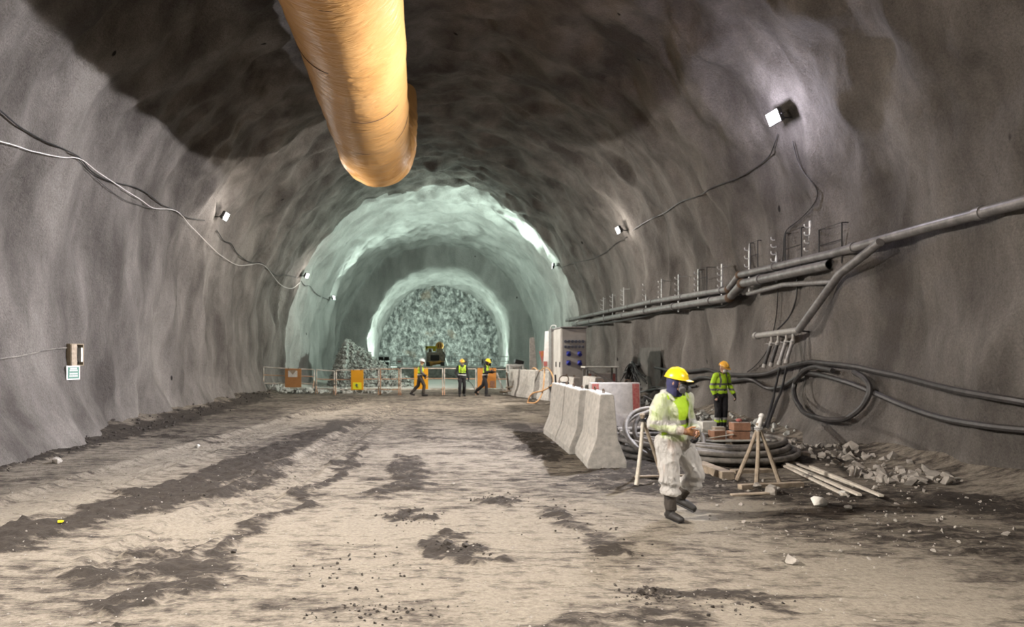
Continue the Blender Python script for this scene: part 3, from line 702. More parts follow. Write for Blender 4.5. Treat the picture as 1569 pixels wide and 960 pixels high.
ordn = ['nearest', 'second nearest', 'third nearest', 'fourth nearest', 'fifth nearest', 'sixth nearest', 'seventh nearest', 'eighth nearest', 'ninth nearest', 'tenth nearest', 'farthest']
HG = [(1240, 338, 386), (1188, 358, 402), (1147, 373, 424), (1105, 404, 441), (1069, 412, 448), (1039, 420, 456), (1013, 427, 458), (989, 431, 462), (955, 440, 468), (938, 450, 476), (924, 455, 482)]
for i, (x, y0, y1) in enumerate(HG):
    Xh = PX + 0.06; t0 = onx(x, y0, Xh); h = t0.z - onx(x, y1, Xh).z
    root = empty('cable_hanger', t0, 0, f'white hooked cable hanger on the right wall, {ordn[i]} of the row above the pipes', 'hanger', 'hooked hangers above the wall pipes')
    b = MB(); b.box((0.02, 0, -h / 2 - 0.25), (0.035, 0.06, h + 0.5)); b.build('rail', M['galv'], root, bevel=0.004)
    for s in (0.08, h + 0.3):
        b = MB(); b.cyl((0.03, 0, -s), (0.45, 0, -s), 0.018, 8); b.build('anchor_bolt', M['galv'], root)
    for k in range(4):
        z = -h * (0.14 + 0.25 * k); b = MB()
        b.tube(spline([(0.01, 0, z - 0.05), (-0.06, 0, z - 0.06), (-0.105, 0, z - 0.03), (-0.11, 0, z + 0.02)], 5), 0.015, 7); b.build('hook', M['galv'], root, sm=True)
FR = [((1203, 357), (1228, 400), 'bent steel rod frame on the right wall between the two nearest cable hangers'), ((1150, 372), (1161, 410), 'rod frame beside the third nearest cable hanger'),
      ((1071, 413), (1083, 438), 'small rod frame beside the fifth nearest cable hanger'), ((1255, 352), (1290, 392), 'rod frame at the right, beyond the nearest cable hanger')]
for (p0, p1, lb) in FR:
    a = onx(p0[0], p0[1], PX + 0.03); c = onx(p1[0], p1[1], PX + 0.03)
    q = [Vector((PX + 0.03, a.y, c.z - 0.15)), Vector((PX + 0.03, a.y, a.z)), Vector((PX + 0.03, c.y, a.z)), Vector((PX + 0.03, c.y, c.z - 0.15))]
    b = MB(); b.tube(q, 0.014, 6); zm = (a.z + c.z) / 2; b.tube([Vector((PX + 0.03, a.y, zm)), Vector((PX + 0.03, c.y, zm))], 0.011, 6)
    for v in q[1:3]: b.tube([v, v + Vector((0.5, 0, 0))], 0.012, 6)
    tag(b.build('rod_frame', M['dark'], sm=True), lb, 'frame', 'steel rod frames on the right wall')

# valve manifold
def manifold():
    a = onwall(1187, 511, 0.30); c = onwall(1243, 506, 0.30); c.x = a.x = min(a.x, c.x)
    root = empty('valve_manifold', a, 0, 'grey pipe manifold with hanging valves on the right wall near the frame edge', 'manifold'); o = Vector(a)
    b = MB(); b.cyl(Vector((0, 0.12, 0)), c - o, 0.075, 14); b.cyl(Vector((0, 0.16, 0)), Vector((0, 0.06, 0)), 0.10, 14); b.build('header_pipe', M['zinc'], root, sm=True)
    d = c - o
    for k, f in enumerate((0.35, 0.52, 0.72, 0.88)):
        p = d * f; v = MB(); v.cyl(p, p + Vector((0, 0, -0.22)), 0.032, 10); v.cyl(p + Vector((0, 0, -0.20)), p + Vector((-0.03, 0, -0.30)), 0.052, 10)
        vv = v.build('valve', M['zinc'], root, sm=True)
        v = MB(); v.bar(p + Vector((-0.06, -0.07, -0.25)), p + Vector((-0.09, 0.10, -0.24)), 0.025, 0.02); v.build('valve_handle', M['steel'], vv)
        v = MB(); e = p + Vector((-0.12, 0.10 - 0.02 * k, -0.75 + 0.03 * k)); v.tube(spline([p + Vector((-0.03, 0, -0.29)), p + Vector((-0.08, 0.03, -0.5)), e], 5), 0.042, 10); v.build('coupling_hose', M['cable'] if k < 2 else M['steel'], root, sm=True)
        v = MB(); v.cyl(e, e + Vector((-0.015, 0.02, -0.09)), 0.052, 10); v.build('coupling', M['zinc'], root, sm=True)
    for f in (0.1, 0.95):
        v = MB(); v.tube([d * f, d * f + Vector((0.6, 0, -0.05))], 0.02, 8); v.build('bracket', M['dark'], root)
    # feed pipe sloping up from the header
    e0 = c; e1 = onx(1286, 420, c.x + 0.02)
    f = MB(); f.tube([e0, e1, Vector((e1.x, e1.y - 1.2, e1.z + 0.45))], 0.082, 14); t = f.build('feed_pipe', M['pipe'], sm=True); tag(t, 'thick dark pipe sloping up from the manifold to the wall pipes', 'pipe')
    return a, c
ma, mc = manifold()

def wire(name, label, cat, pts, r, m, group=None, n=8, seg=8):
    b = MB(); b.tube(spline(pts, n), r, seg); o = b.build(name, m, sm=True); return tag(o, label, cat, group)
def wwire(name, label, cat, pts, off, r, m, group=None):
    P = spline([(x, y, 0) for x, y in pts], 7); Q = [onwall(p.x, p.y, off) for p in P]
    for _ in range(2): Q = [Q[0]] + [(Q[i - 1] + Q[i] * 2 + Q[i + 1]) / 4 for i in range(1, len(Q) - 1)] + [Q[-1]]
    b = MB(); b.tube(Q, r, 8); o = b.build(name, m, sm=True); return tag(o, label, cat, group)
WC = 'cables draped along the right wall'
wwire('power_cable', 'thick black cable running along the right wall behind the worker, upper one', 'cable', [(960, 572), (985, 560), (1010, 563), (1057, 569), (1090, 566), (1120, 574), (1150, 575), (1181, 571), (1215, 563), (1246, 554), (1276, 558), (1330, 566), (1420, 585), (1600, 620)], 0.12, 0.058, M['cable'], WC)
wwire('power_cable', 'thick black cable along the right wall sagging below the upper one', 'cable', [(985, 602), (1020, 596), (1057, 586), (1082, 578), (1120, 585), (1152, 581), (1178, 593), (1205, 594), (1228, 580), (1245, 570), (1276, 579), (1340, 600), (1450, 640), (1600, 660)], 0.12, 0.055, M['cable'], WC)
wwire('power_cable', 'black cable hanging in a big loop low on the right wall', 'cable', [(1290, 572), (1265, 563), (1245, 567), (1233, 585), (1230, 604), (1236, 624), (1251, 641), (1278, 647), (1310, 640), (1342, 615), (1345, 590), (1318, 572)], 0.2, 0.055, M['cable'], WC)
wwire('power_cable', 'thin grey cable with a clip crossing the wall above the tangle', 'cable', [(978, 596), (1000, 594), (1030, 594), (1070, 592)], 0.08, 0.035, M['cable'], WC)
tp = fl(1164, 742) * 1.0
TRI = Vector((4.97, 9.62, 0.90))
for k, (dx, lb) in enumerate(((0, 'black hose running down from the manifold to the stick tripod, left one of the pair'), (0.10, 'black hose running down from the manifold to the stick tripod, right one of the pair'))):
    s = ma.lerp(mc, 0.72 + 0.16 * k) + Vector((-0.13, 0.05, -0.85))
    wire('hose', lb, 'hose', [s, s + Vector((-0.18, -0.1, -0.55)), s.lerp(TRI, 0.45) + Vector((0, 0, -0.25)), s.lerp(TRI, 0.75) + Vector((0, 0, -0.30)), TRI + Vector((0.10 + dx, 0.14, -0.06))], 0.026, M['black'], 'hoses between the manifold and the tripod')
wwire('signal_cable', 'thin dark cable hanging from the pipes in a curve to the wall cables', 'cable', [(1196, 432), (1195, 470), (1190, 498), (1180, 535), (1165, 556), (1150, 570)], 0.08, 0.014, M['cable'])
wire('signal_cable', 'thin dark cable from the pipes down to the top of the manifold', 'cable', [onwall(1228, 420, .1), onwall(1224, 455, .06), onwall(1213, 485, .06), ma.lerp(mc, 0.5) + Vector((0, 0, 0.09))], 0.018, M['cable'])
wwire('lamp_cable', 'thin wavy cable across the right wall between its two nearest lamps', 'cable', [(1195, 205), (1185, 232), (1165, 252), (1130, 272), (1097, 284), (1070, 300), (1045, 308), (1025, 322), (1000, 334), (972, 352)], 0.06, 0.016, M['cable'])
wwire('lamp_cable', 'thin cable dropping from the large right lamp to the rod frames', 'cable', [(1218, 215), (1230, 255), (1254, 290), (1248, 315), (1230, 335), (1207, 353), (1203, 380), (1200, 402)], 0.06, 0.014, M['cable'])
wwire('lamp_cable', 'thin cable continuing past the pale-streaked right lamp towards the far ring', 'cable', [(962, 362), (945, 372), (930, 385), (905, 397), (880, 402), (862, 409)], 0.06, 0.014, M['cable'])
# left wall
LC = 'cables strung along the left wall'
wwire('lamp_cable', 'black cable strung along the left wall, upper line', 'cable', [(-60, 128), (0, 170), (30, 196), (60, 212), (112, 236), (135, 260), (165, 277), (200, 285), (228, 298), (246, 313), (265, 321), (285, 332), (312, 336)], 0.06, 0.016, M['black'], LC)
wwire('lamp_cable', 'white cable strung along the left wall below the black line', 'cable', [(-60, 194), (-20, 210), (0, 216), (28, 225), (55, 231), (85, 237), (112, 240), (145, 262), (190, 292), (230, 316), (265, 322), (290, 346), (330, 386), (362, 405), (400, 403), (425, 432), (444, 441), (457, 432)], 0.1, 0.010, M['white_cable'], LC)
wwire('lamp_cable', 'thin grey cable sagging lowest between the left wall ties', 'cable', [(115, 242), (140, 268), (180, 302), (215, 315), (262, 322)], 0.06, 0.009, M['cable'], LC)
wwire('lamp_cable', 'black cable on the left wall from the nearest lamp to the second lamp', 'cable', [(330, 352), (340, 368), (352, 372), (362, 388), (382, 401), (400, 402), (420, 420), (436, 420), (455, 425)], 0.06, 0.016, M['black'], LC)
wwire('lamp_cable', 'black cable on the left wall from the second lamp to the far lamp', 'cable', [(460, 430), (466, 437), (474, 438), (484, 450), (502, 458)], 0.06, 0.018, M['black'], LC)
wwire('signal_cable', 'thin pale cable low on the left wall leading to the wooden box', 'cable', [(-40, 556), (0, 550), (30, 545), (65, 537), (98, 532)], 0.06, 0.012, M['hose'])

# wooden box and green sign on the left wall
def facing_wall(p):
    h = LBVH.ray_cast(EYE, (p - EYE).normalized()); n = h[1]
    if n.dot(p - EYE) > 0: n = -n
    return math.atan2(n.x, -n.y)        # turn that points local -Y away from the wall
w = onwall(104, 543, 0.14); 
root = empty('wooden_box', w, PI / 2 - 0.35, 'small open wooden box holding a telephone handset on the left wall', 'box')
t = MB(); H, Wd, D = 0.50, 0.33, 0.20
t.box((0, D / 2, 0), (Wd, 0.02, H)); t.box((0, 0, H / 2), (Wd + 0.04, D, 0.02)); t.box((0, 0, -H / 2), (Wd, D, 0.02)); t.box((Wd / 2, 0, 0), (0.02, D, H)); t.box((-Wd / 2, 0, 0), (0.02, D, H)); t.build('case', M['ply'], root)
t = MB(); t.box((-Wd * 0.28, -D / 2 - 0.005, -0.01), (Wd * 0.44, 0.02, H + 0.02)); t.build('half_open_door', M['wood'], root)
t = MB(); t.box((0.06, 0.04, 0.05), (0.09, 0.07, 0.30)); t.tube(spline([(0.06, -0.01, -0.1), (0.09, -0.05, -0.2), (0.03, -0.04, -0.22), (0.04, 0, -0.05)], 5), 0.008, 6); t.build('telephone', M['black'], root, bevel=0.01)
t = MB(); t.box((0.125, -0.03, 0.0), (0.05, 0.14, 0.34)); t.build('paper_sheet', M['pale'], root)
w = onwall(104.5, 573, 0.12)
root = empty('green_sign', w, PI / 2 - 0.42, 'small green sign with a white border below the wooden box', 'sign')
t = MB(); t.box((0, 0, 0), (0.34, 0.03, 0.33)); t.build('sign_board', M['white'], root, bevel=0.004)
t = MB(); t.box((0, -0.018, 0), (0.28, 0.006, 0.27)); t.build('green_field', M['sign_green'], root)
t = MB()
for z, wd in ((0.10, 0.17), (0.055, 0.20), (-0.02, 0.20), (-0.075, 0.21)):
    for k in range(5): t.box((-wd / 2 + wd * (k + 0.5) / 5, -0.023, z), (wd / 5 * 0.78, 0.004, 0.032))
t.build('lettering', M['white'], root)
t = MB(); t.box((0, 0.12, 0), (0.05, 0.22, 0.05)); t.build('bracket', M['dark'], root)

# dark panel and hanging tangle behind the worker
p0 = onwall(985, 566, 0.10)
Yp = p0.y
root = empty('dark_panel', (p0.x - 0.05, Yp, 0), 0, 'dark rectangular panel on the right wall behind the hanging cables', 'panel')
ztop = CH + (CY - 533) / F * Yp; y1 = p0.x * F / (1013 - CX); y0 = p0.x * F / (957 - CX)
t = MB(); q = [Vector((0.03, y1 - Yp, 0.25)), Vector((0.03, y1 - Yp, ztop)), Vector((0.03, (y1 + y0) / 2 - Yp + 0.8, ztop + 0.02)), Vector((0.03, y0 - Yp - 0.7, ztop - 0.5)), Vector((0.03, y0 - Yp, ztop - 0.9)), Vector((0.03, y0 - Yp, 0.25))]
t.prism(q, (0, 0, 0), (0.05, 0, 0)); t.build('sheet', M['panel'], root)
t = MB(); t.cyl((0, 0.2, ztop - 0.75), (-0.35, 0.15, ztop - 0.65), 0.03, 8); t.build('peg', M['galv'], root)
pk = Vector((p0.x - 0.28, Yp + 0.2, ztop - 0.72))
rs = np.random.RandomState(5)
root = empty('cable_tangle', pk, 0, 'tangle of thin black cables draped over a peg on the dark panel', 'cables')
t = MB()
for k in range(11):
    a = -rs.uniform(0.3, 2.0); c = rs.uniform(0.2, 1.6); z1 = -rs.uniform(0.4, 1.1)
    t.tube(spline([(rs.uniform(-.1, .1), a * -0.9, z1), (rs.uniform(-.12, 0.05), -a * 0.5, z1 * 0.35), (rs.uniform(-.1, .05), rs.uniform(-.1, .1), rs.uniform(0.02, .14)), (rs.uniform(-.12, .05), -c * 0.5, z1 * 0.3 - .1), (rs.uniform(-.1, .1), -c, z1 * 0.8)], 7), rs.uniform(0.018, 0.03), 7)
t.build('draped_cable', M['black'], root, sm=True)
t = MB()
for k in range(6):
    t.tube([Vector((0.02 * math.cos(q) - 0.04, 0.13 * math.cos(q) + rs.uniform(-.02, .02), -0.16 + 0.19 * math.sin(q))) for q in np.linspace(0, 2 * PI, 18)[:-1]], 0.022, 7, closed=True)
t.build('cable_knot', M['black'], root, sm=True)

# electrical cabinet
def cabinet():
    Yc = 24.0; x0 = (860 - CX) / F * Yc; x1 = (898.5 - CX) / F * Yc; zt = CH + (CY - 502.5) / F * Yc; zb = 0.62
    root = empty('electrical_cabinet', ((x0 + x1) / 2, Yc, gz(x0, Yc)), 0, 'tall grey electrical cabinet with rows of sockets behind the barriers', 'cabinet')
    wd = x1 - x0; h = zt - zb; z0 = root.location.z; zc = (zt + zb) / 2 - z0
    t = MB(); t.box((0, 0.75, zc), (wd, 1.5, h)); t.build('body', M['cabinet'], root, bevel=0.015)
    t = MB(); t.box((0, 0.72, zt - z0 + 0.03), (wd + 0.10, 1.62, 0.05)); t.build('roof_cap', M['steel'], root, bevel=0.01)
    t = MB(); t.box((0, -0.012, zc), (wd - 0.05, 0.025, h - 0.06)); fd = t.build('front_panel', M['cabinet'], root, bevel=0.006)
    rows = [(0.61, 6, 0.048), (0.47, 6, 0.042)]
    for fz, n, r in ((0.79, 6, 0.056), (0.705, 6, 0.050)):
        for k in range(n):
            p = Vector((-wd * 0.35 + wd * 0.70 * k / (n - 1), -0.03, zt - z0 - h * (1 - fz) + 0.0))
            t = MB(); t.cyl(p + Vector((0, 0.02, 0)), p + Vector((0, -0.05, -0.01)), r, 12); t.build('small_socket', M['slate'], root, sm=True)
    for fz in (0.595, 0.45):
        for sx in (-0.21, 0.21):
            p = Vector((sx * wd * 1.05, -0.03, zt - z0 - h * (1 - fz)))
            t = MB(); t.box(p, (0.15, 0.05, 0.17)); s = t.build('blue_socket', M['blue'], root, bevel=0.01)
            t = MB(); t.cyl(p + Vector((0, 0, 0.01)), p + Vector((0, -0.12, -0.05)), 0.072, 14); t.build('socket_lid', M['blue'], s, sm=True)
    for k in range(2):
        t = MB(); t.box((-wd / 2 - 0.012, 0.38 + 0.74 * k, zc), (0.025, 0.70, h - 0.08)); dr = t.build('side_door', M['cabinet_side'], root, bevel=0.006)
        t = MB(); t.box((-wd / 2 - 0.04, 0.12 + 0.74 * k, zc - 0.2), (0.03, 0.05, 0.20)); t.build('handle', M['dark'], dr)
    for sx in (-1, 1):
        for sy in (0.1, 1.4):
            t = MB(); t.box((sx * (wd / 2 - 0.08), sy, (zb - z0) / 2 - 0.02), (0.09, 0.09, zb - z0 + 0.04)); t.build('leg', M['dark'], root)
    # narrow neighbour
    Y2 = 26.3; xa = (844.5 - CX) / F * Y2; xb = (852 - CX) / F * Y2
    r2 = empty('switch_box', ((xa + xb) / 2, Y2, gz(xa, Y2)), 0, 'narrow grey steel box standing left of the electrical cabinet', 'cabinet')
    zt2 = CH + (CY - 503) / F * Y2 - r2.location.z
    t = MB(); t.box((0, 0.3, zt2 / 2), (xb - xa, 0.55, zt2)); t.build('body', M['steel'], r2, bevel=0.012)
    t = MB(); t.box((0, 0.0, zt2 * 0.55), (xb - xa - 0.06, 0.03, zt2 * 0.8)); d = t.build('door', M['cabinet'], r2, bevel=0.006)
    t = MB(); t.cyl((0.08, -0.02, zt2 * 0.62), (0.08, -0.05, zt2 * 0.62), 0.03, 10); t.build('lock', M['dark'], d)
    t = MB(); t.tube(spline([(0.1, 0.1, zt2), (0.1, 0.1, zt2 + 0.12), (-0.05, 0.15, zt2 + 0.12), (-0.1, 0.2, zt2)], 5), 0.02, 7); t.build('lifting_loop', M['galv'], r2)
cabinet()
# dark funnel stand in front of the cabinet
p = fl(852, 612)
root = empty('funnel_stand', g((852 - CX) / F * 23.2, 23.2), 0, 'dark funnel on a thin post in front of the electrical cabinet', 'stand'); z0 = 0
t = MB(); t.lathe([(0.05, 0.0), (0.07, 0.25), (0.28, 0.78), (0.30, 0.80), (0.27, 0.79)], (0, 0, 0), 16); t.build('funnel', M['dark'], root, sm=True)
t = MB(); t.cyl((0, 0, 0.7), (-0.03, 0, 1.25), 0.03, 8); t.build('post', M['dark'], root)

# leaning boards, red sign between, board on trestles, red box, hose reel
def leaner(pts, Y, th, m, label, name='leaning_board', extra=None):
    P = [px(a, c, Y) for a, c in pts]; o = Vector((sum(p.x for p in P) / len(P), Y, gz(P[0].x, Y)))
    low = min(p.z for p in P)
    for p in P: p.z -= 0
    root = empty(name, o, 0, label, 'board', 'boards leaning behind the barriers')
    t = MB(); q = []
    for p in P:
        zz = p.z - o.z if p.z > low + 0.3 else -0.02
        q.append(Vector((p.x - o.x, zz * 0.10, zz)))
    t.prism(q, (0, 0, 0), (0, th, 0)); t.build('plank_sheet', m, root, bevel=0.008)
    return root, o
leaner([(813, 517), (820, 516), (824, 570), (826, 614), (812, 614), (812, 566)], 31.2, 0.06, M['concrete'], 'tall grey board leaning behind the barriers, left of the red sign')
r, o = leaner([(837, 507), (845, 506), (841, 606), (829, 606), (833, 568)], 28.7, 0.05, M['white'], 'tall pale board with a red foot leaning right of the red sign')
t = MB(); a = px(834, 557, 28.7) - o; t.box((a.x + 0.07, a.z * 0.10 - 0.03, a.z), (0.16, 0.03, 0.22)); t.build('red_mark', M['red_paint'], r)
P = [px(826, 538, 29.6), px(834.5, 537, 29.6), px(831, 557, 29.6)]
root = empty('warning_sign', (P[0].x, 29.6, gz(P[0].x, 29.6)), 0, 'red and orange pennant-shaped sign between the two leaning boards', 'sign'); o = Vector(root.location)
t = MB(); t.prism([p - o for p in P], (0, 0, 0), (0, 0.03, 0)); t.build('sign_plate', M['red_paint'], root)
t = MB(); c = (P[0] + P[1] + P[2]) / 3 - o; t.box((c.x, -0.01, c.z + 0.06), (0.05, 0.02, 0.22)); t.build('orange_symbol', M['orange'], root)
t = MB(); t.bar((P[2] - o) + Vector((0, 0.03, 0.3)), Vector((P[2].x - o.x, 0.03, -0.02)), 0.05, 0.04); t.build('post', M['wood'], root)

Yb = 22.2; c = (px(893, 561, Yb) + px(945, 563, Yb)) / 2
root = empty('board_table', (c.x, Yb, gz(c.x, Yb)), -0.06, 'grey board laid as a table top behind the striped barrier', 'table'); zt = c.z - root.location.z
t = MB(); t.box((0, 0, zt), (1.18, 0.85, 0.04)); t.build('table_top', M['pale'], root, bevel=0.006)
for sx, sy in ((-0.5, -0.35), (0.5, -0.35), (-0.5, 0.35), (0.5, 0.35)):
    t = MB(); t.box((sx, sy, zt / 2 - 0.01), (0.06, 0.06, zt)); t.build('leg', M['steel'], root)
t = MB(); t.bar((-0.62, -0.5, zt - 0.03), (0.45, -0.62, zt - 0.55), 0.07, 0.05); t.build('brace', M['steel'], root)
Yb = 18.0; a = px(861.5, 587, Yb); root = empty('red_box', (px(864, 600, Yb).x, Yb, gz(a.x, Yb)), 0, 'red box with a wire handle standing behind the front barrier row', 'box')
hh = a.z - root.location.z
t = MB(); t.box((0, 0, hh / 2), (0.20, 0.30, hh)); t.build('case', M['red'], root, bevel=0.02)
t = MB(); t.box((0, 0, hh + 0.015), (0.24, 0.34, 0.05)); t.build('lid', M['dark'], root, bevel=0.01)
t = MB(); t.tube(spline([(-0.08, 0, hh), (-0.13, 0, hh + 0.12), (-0.06, 0, hh + 0.21), (0.10, 0, hh + 0.20), (0.13, 0, hh + 0.1), (0.09, 0, hh)], 5), 0.014, 7); t.build('wire_handle', M['rust'], root, sm=True)

Yr = 32.3; c = px(789, 580, Yr); root = empty('hose_reel', (c.x, Yr, gz(c.x, Yr)), 0.1, 'white framed hose reel with dark wheels at the right end of the fence', 'reel')
t = MB()
for sx in (-0.36, 0.36):
    for sy in (-0.3, 0.3): t.box((sx, sy, 0.75), (0.07, 0.07, 1.5))
for z in (0.35, 1.1, 1.48):
    for sy in (-0.3, 0.3): t.box((0, sy, z), (0.72, 0.05, 0.06))
    for sx in (-0.36, 0.36): t.box((sx, 0, z), (0.05, 0.6, 0.06))
t.build('frame', M['white'], root, bevel=0.006)
t = MB(); t.box((0.02, 0.1, 1.30), (0.60, 0.40, 0.34)); t.build('white_housing', M['white'], root, bevel=0.02)
t = MB(); t.box((0.20, 0, 1.62), (0.46, 0.36, 0.22), (0, 0.25, 0)); t.build('black_lid', M['black'], root, bevel=0.02)
for sx in (-0.17, 0.19):
    t = MB(); cc = Vector((sx, -0.38, 0.72))
    t.tube([cc + Vector((0.25 * math.cos(a), 0, 0.25 * math.sin(a))) for a in np.linspace(0, 2 * PI, 25)[:-1]], 0.035, 8, closed=True)
    t.tube([cc + Vector((0.16 * math.cos(a), 0, 0.16 * math.sin(a))) for a in np.linspace(0, 2 * PI, 25)[:-1]], 0.03, 8, closed=True)
    for a in np.linspace(0, PI, 4)[:-1]: t.bar(cc - Vector((0.25 * math.cos(a), 0, 0.25 * math.sin(a))), cc + Vector((0.25 * math.cos(a), 0, 0.25 * math.sin(a))), 0.03, 0.03)
    t.build('wheel', M['black'], root, sm=True)
# orange hose draped on the barriers
hp = [(812, 571, 29.6), (818, 563, 29.2), (826, 568, 28.4), (835, 563, 27.6), (842, 566, 26.5), (848, 580, 26.0), (845, 590, 25.9), (832, 598, 25.8), (815, 603, 25.8)]
P = [px(*q) for q in hp] + [g(3.80, 25.9, 0.04), g(3.78, 25.6, 0.04), g(4.05, 25.5, 0.04), px(828, 608, 25.7), px(832, 596, 25.9), px(834, 575, 26.2), px(834.5, 565, 26.8)]
wire('air_hose', 'orange hose draped over the worn barriers and looping on the ground', 'hose', P, 0.030, M['orange_hose'])
# ------------------------------------------------------------------ crowd fence across the tunnel
def fence_panel(xa, xb, yt0, yt1, Y, label, mi='fence', mids=()):
    a = px(xa, yt0, Y); c = px(xb, yt1, Y); o = g(a.x, Y)
    root = empty('crowd_fence', o, 0, label, 'fence', 'crowd fence panels across the tunnel'); L = c.x - a.x; H0 = a.z - o.z; H1 = c.z - o.z
    n = max(1, round(L / 2.4))
    for (x, H) in ((0.03, H0), (L - 0.03, H1)):
        b = MB(); b.tube([(x, 0, 0.12), (x, 0, H)], 0.026, 8); b.build('post', M[mi], root, sm=True)
        b = MB(); b.tube([(x, -0.28, 0.0), (x, 0.0, 0.42), (x, 0.28, 0.0)], 0.020, 6); b.build('foot', M['fence_rust'], root, sm=True)
    for f in (1.0, 0.62, 0.22):
        b = MB(); b.tube([(0.03, 0, H0 * f), (L / 2, 0, (H0 + H1) / 2 * f - 0.01), (L - 0.03, 0, H1 * f)], 0.024, 8); b.build('rail', M[mi] if f != 0.62 else M['fence_rust'], root, sm=True)
    return root, o
FY = 31.4
fp = [(403, 482, 562, 566, 32.0, 'short white fence panel carrying the brown board, leftmost of the fence', 'fence'), (484, 513, 566, 568, 32.2, 'narrow fence panel between the brown board and the amber board', 'fence'),
      (514, 581, 567, 565, 31.5, 'fence panel carrying the amber board with a yellow notice', 'fence'), (582, 612, 565, 565, 31.6, 'narrow fence panel right of the amber board', 'fence_rust'),
      (613, 679, 564, 564, 31.3, 'fence panel behind the worker in a white helmet', 'fence'), (680, 730, 564, 565, 31.3, 'fence panel behind the worker in an orange helmet', 'fence'), (731, 778, 565, 566, 31.5, 'fence panel behind the worker raising a hand, last before the hose reel', 'fence')]
for f in fp: fence_panel(f[0], f[1], f[2], f[3], f[4], f[5], f[6])
def board(x0, x1, y0, y1, Y, m, label, dy=-0.05):
    a = px(x0, y1, Y); c = px(x1, y0, Y)
    root = empty('fence_sign', (a.x, Y + dy, a.z), 0, label, 'sign', 'boards hung on the crowd fence')
    b = MB(); b.box(((c.x - a.x) / 2, 0, (c.z - a.z) / 2), (c.x - a.x, 0.035, c.z - a.z)); b.build('sign_board', m, root, bevel=0.006)
    for k in (0.2, 0.8):
        b = MB(); x = (c.x - a.x) * k; b.tube(spline([(x, -0.02, c.z - a.z - 0.03), (x, -0.03, c.z - a.z + 0.03), (x, 0.06, c.z - a.z + 0.04), (x, 0.08, c.z - a.z - 0.03)], 4), 0.008, 6); b.build('hook', M['dark'], root)
    return root, c.x - a.x, c.z - a.z
r, w, h = board(437, 462, 564.5, 593, 31.9, M['brownboard'], 'brown board with a pale label hung on the left end of the fence')
b = MB(); b.box((w * 0.48, -0.022, h * 0.72), (w * 0.56, 0.008, h * 0.34)); b.build('label_plate', M['pale'], r)
b = MB(); b.add([(w * 0.22, -0.030, h * 0.93), (w * 0.72, -0.030, h * 0.93), (w * 0.48, -0.030, h * 0.68), (w * 0.22, -0.027, h * 0.93), (w * 0.72, -0.027, h * 0.93), (w * 0.48, -0.027, h * 0.68)], [(0, 2, 1), (3, 4, 5), (0, 1, 4, 3), (1, 2, 5, 4), (2, 0, 3, 5)]); b.build('olive_triangle', M['wood'], r)
r, w, h = board(538, 557, 566.5, 597, 31.4, M['amber'], 'bright amber board with a yellow notice at its foot')
b = MB(); b.box((w * 0.5, -0.022, h * 0.21), (w * 0.70, 0.008, h * 0.34)); n_ = b.build('yellow_notice', M['sign_yellow'], r)
b = MB(); b.box((w * 0.46, -0.03, h * 0.25), (0.10, 0.008, 0.10), (0, 0.7, 0)); b.bar((w * 0.46, -0.03, h * 0.25), (w * 0.60, -0.03, h * 0.13), 0.05, 0.008); b.build('green_symbol', M['sign_green'], n_)
board(634.5, 656, 563, 596, 31.35, M['amber'], 'amber board on the fence behind the worker in a white helmet')
r, w, h = board(731.5, 760, 563.5, 594, 31.4, M['orange'], 'faded orange board on the fence behind the worker raising a hand')
b = MB(); b.box((w * 0.80, -0.022, h * 0.20), (w * 0.26, 0.008, h * 0.32)); b.build('worn_patch', M['brick'], r)
# ropes and a pale prop at the right end of the fence
wire('rope', 'slack dark rope sloping from the fence post to the ground between two workers', 'rope', [px(681, 571, 31.2), px(695, 577, 31.0), px(720, 585, 30.7), g(2.0, 30.6, 0.03)], 0.012, M['black'])
b = MB(); b.bar(px(761, 571, 31.9), g(3.45, 31.6, 0.02), 0.09, 0.06); tag(b.build('prop_plank', M['white'], bevel=0.008), 'pale plank propped against the right end of the fence', 'plank')
b = MB(); b.tube([g(3.65, 31.0, 0), px(776, 570, 31.2)], 0.03, 8); tag(b.build('iron_bar', M['rust'], sm=True), 'rusty bar standing beside the white hose reel', 'bar')
wire('hose', 'brown hose coiled on the ground in front of the white hose reel', 'hose', [g(3.2 + 0.40 * math.cos(t) + 0.05 * t + 0.2, 31.0 + 0.28 * math.sin(t), 0.05 + 0.035 * t) for t in np.arange(0, 17, 0.7)], 0.032, M['wood'], n=3)

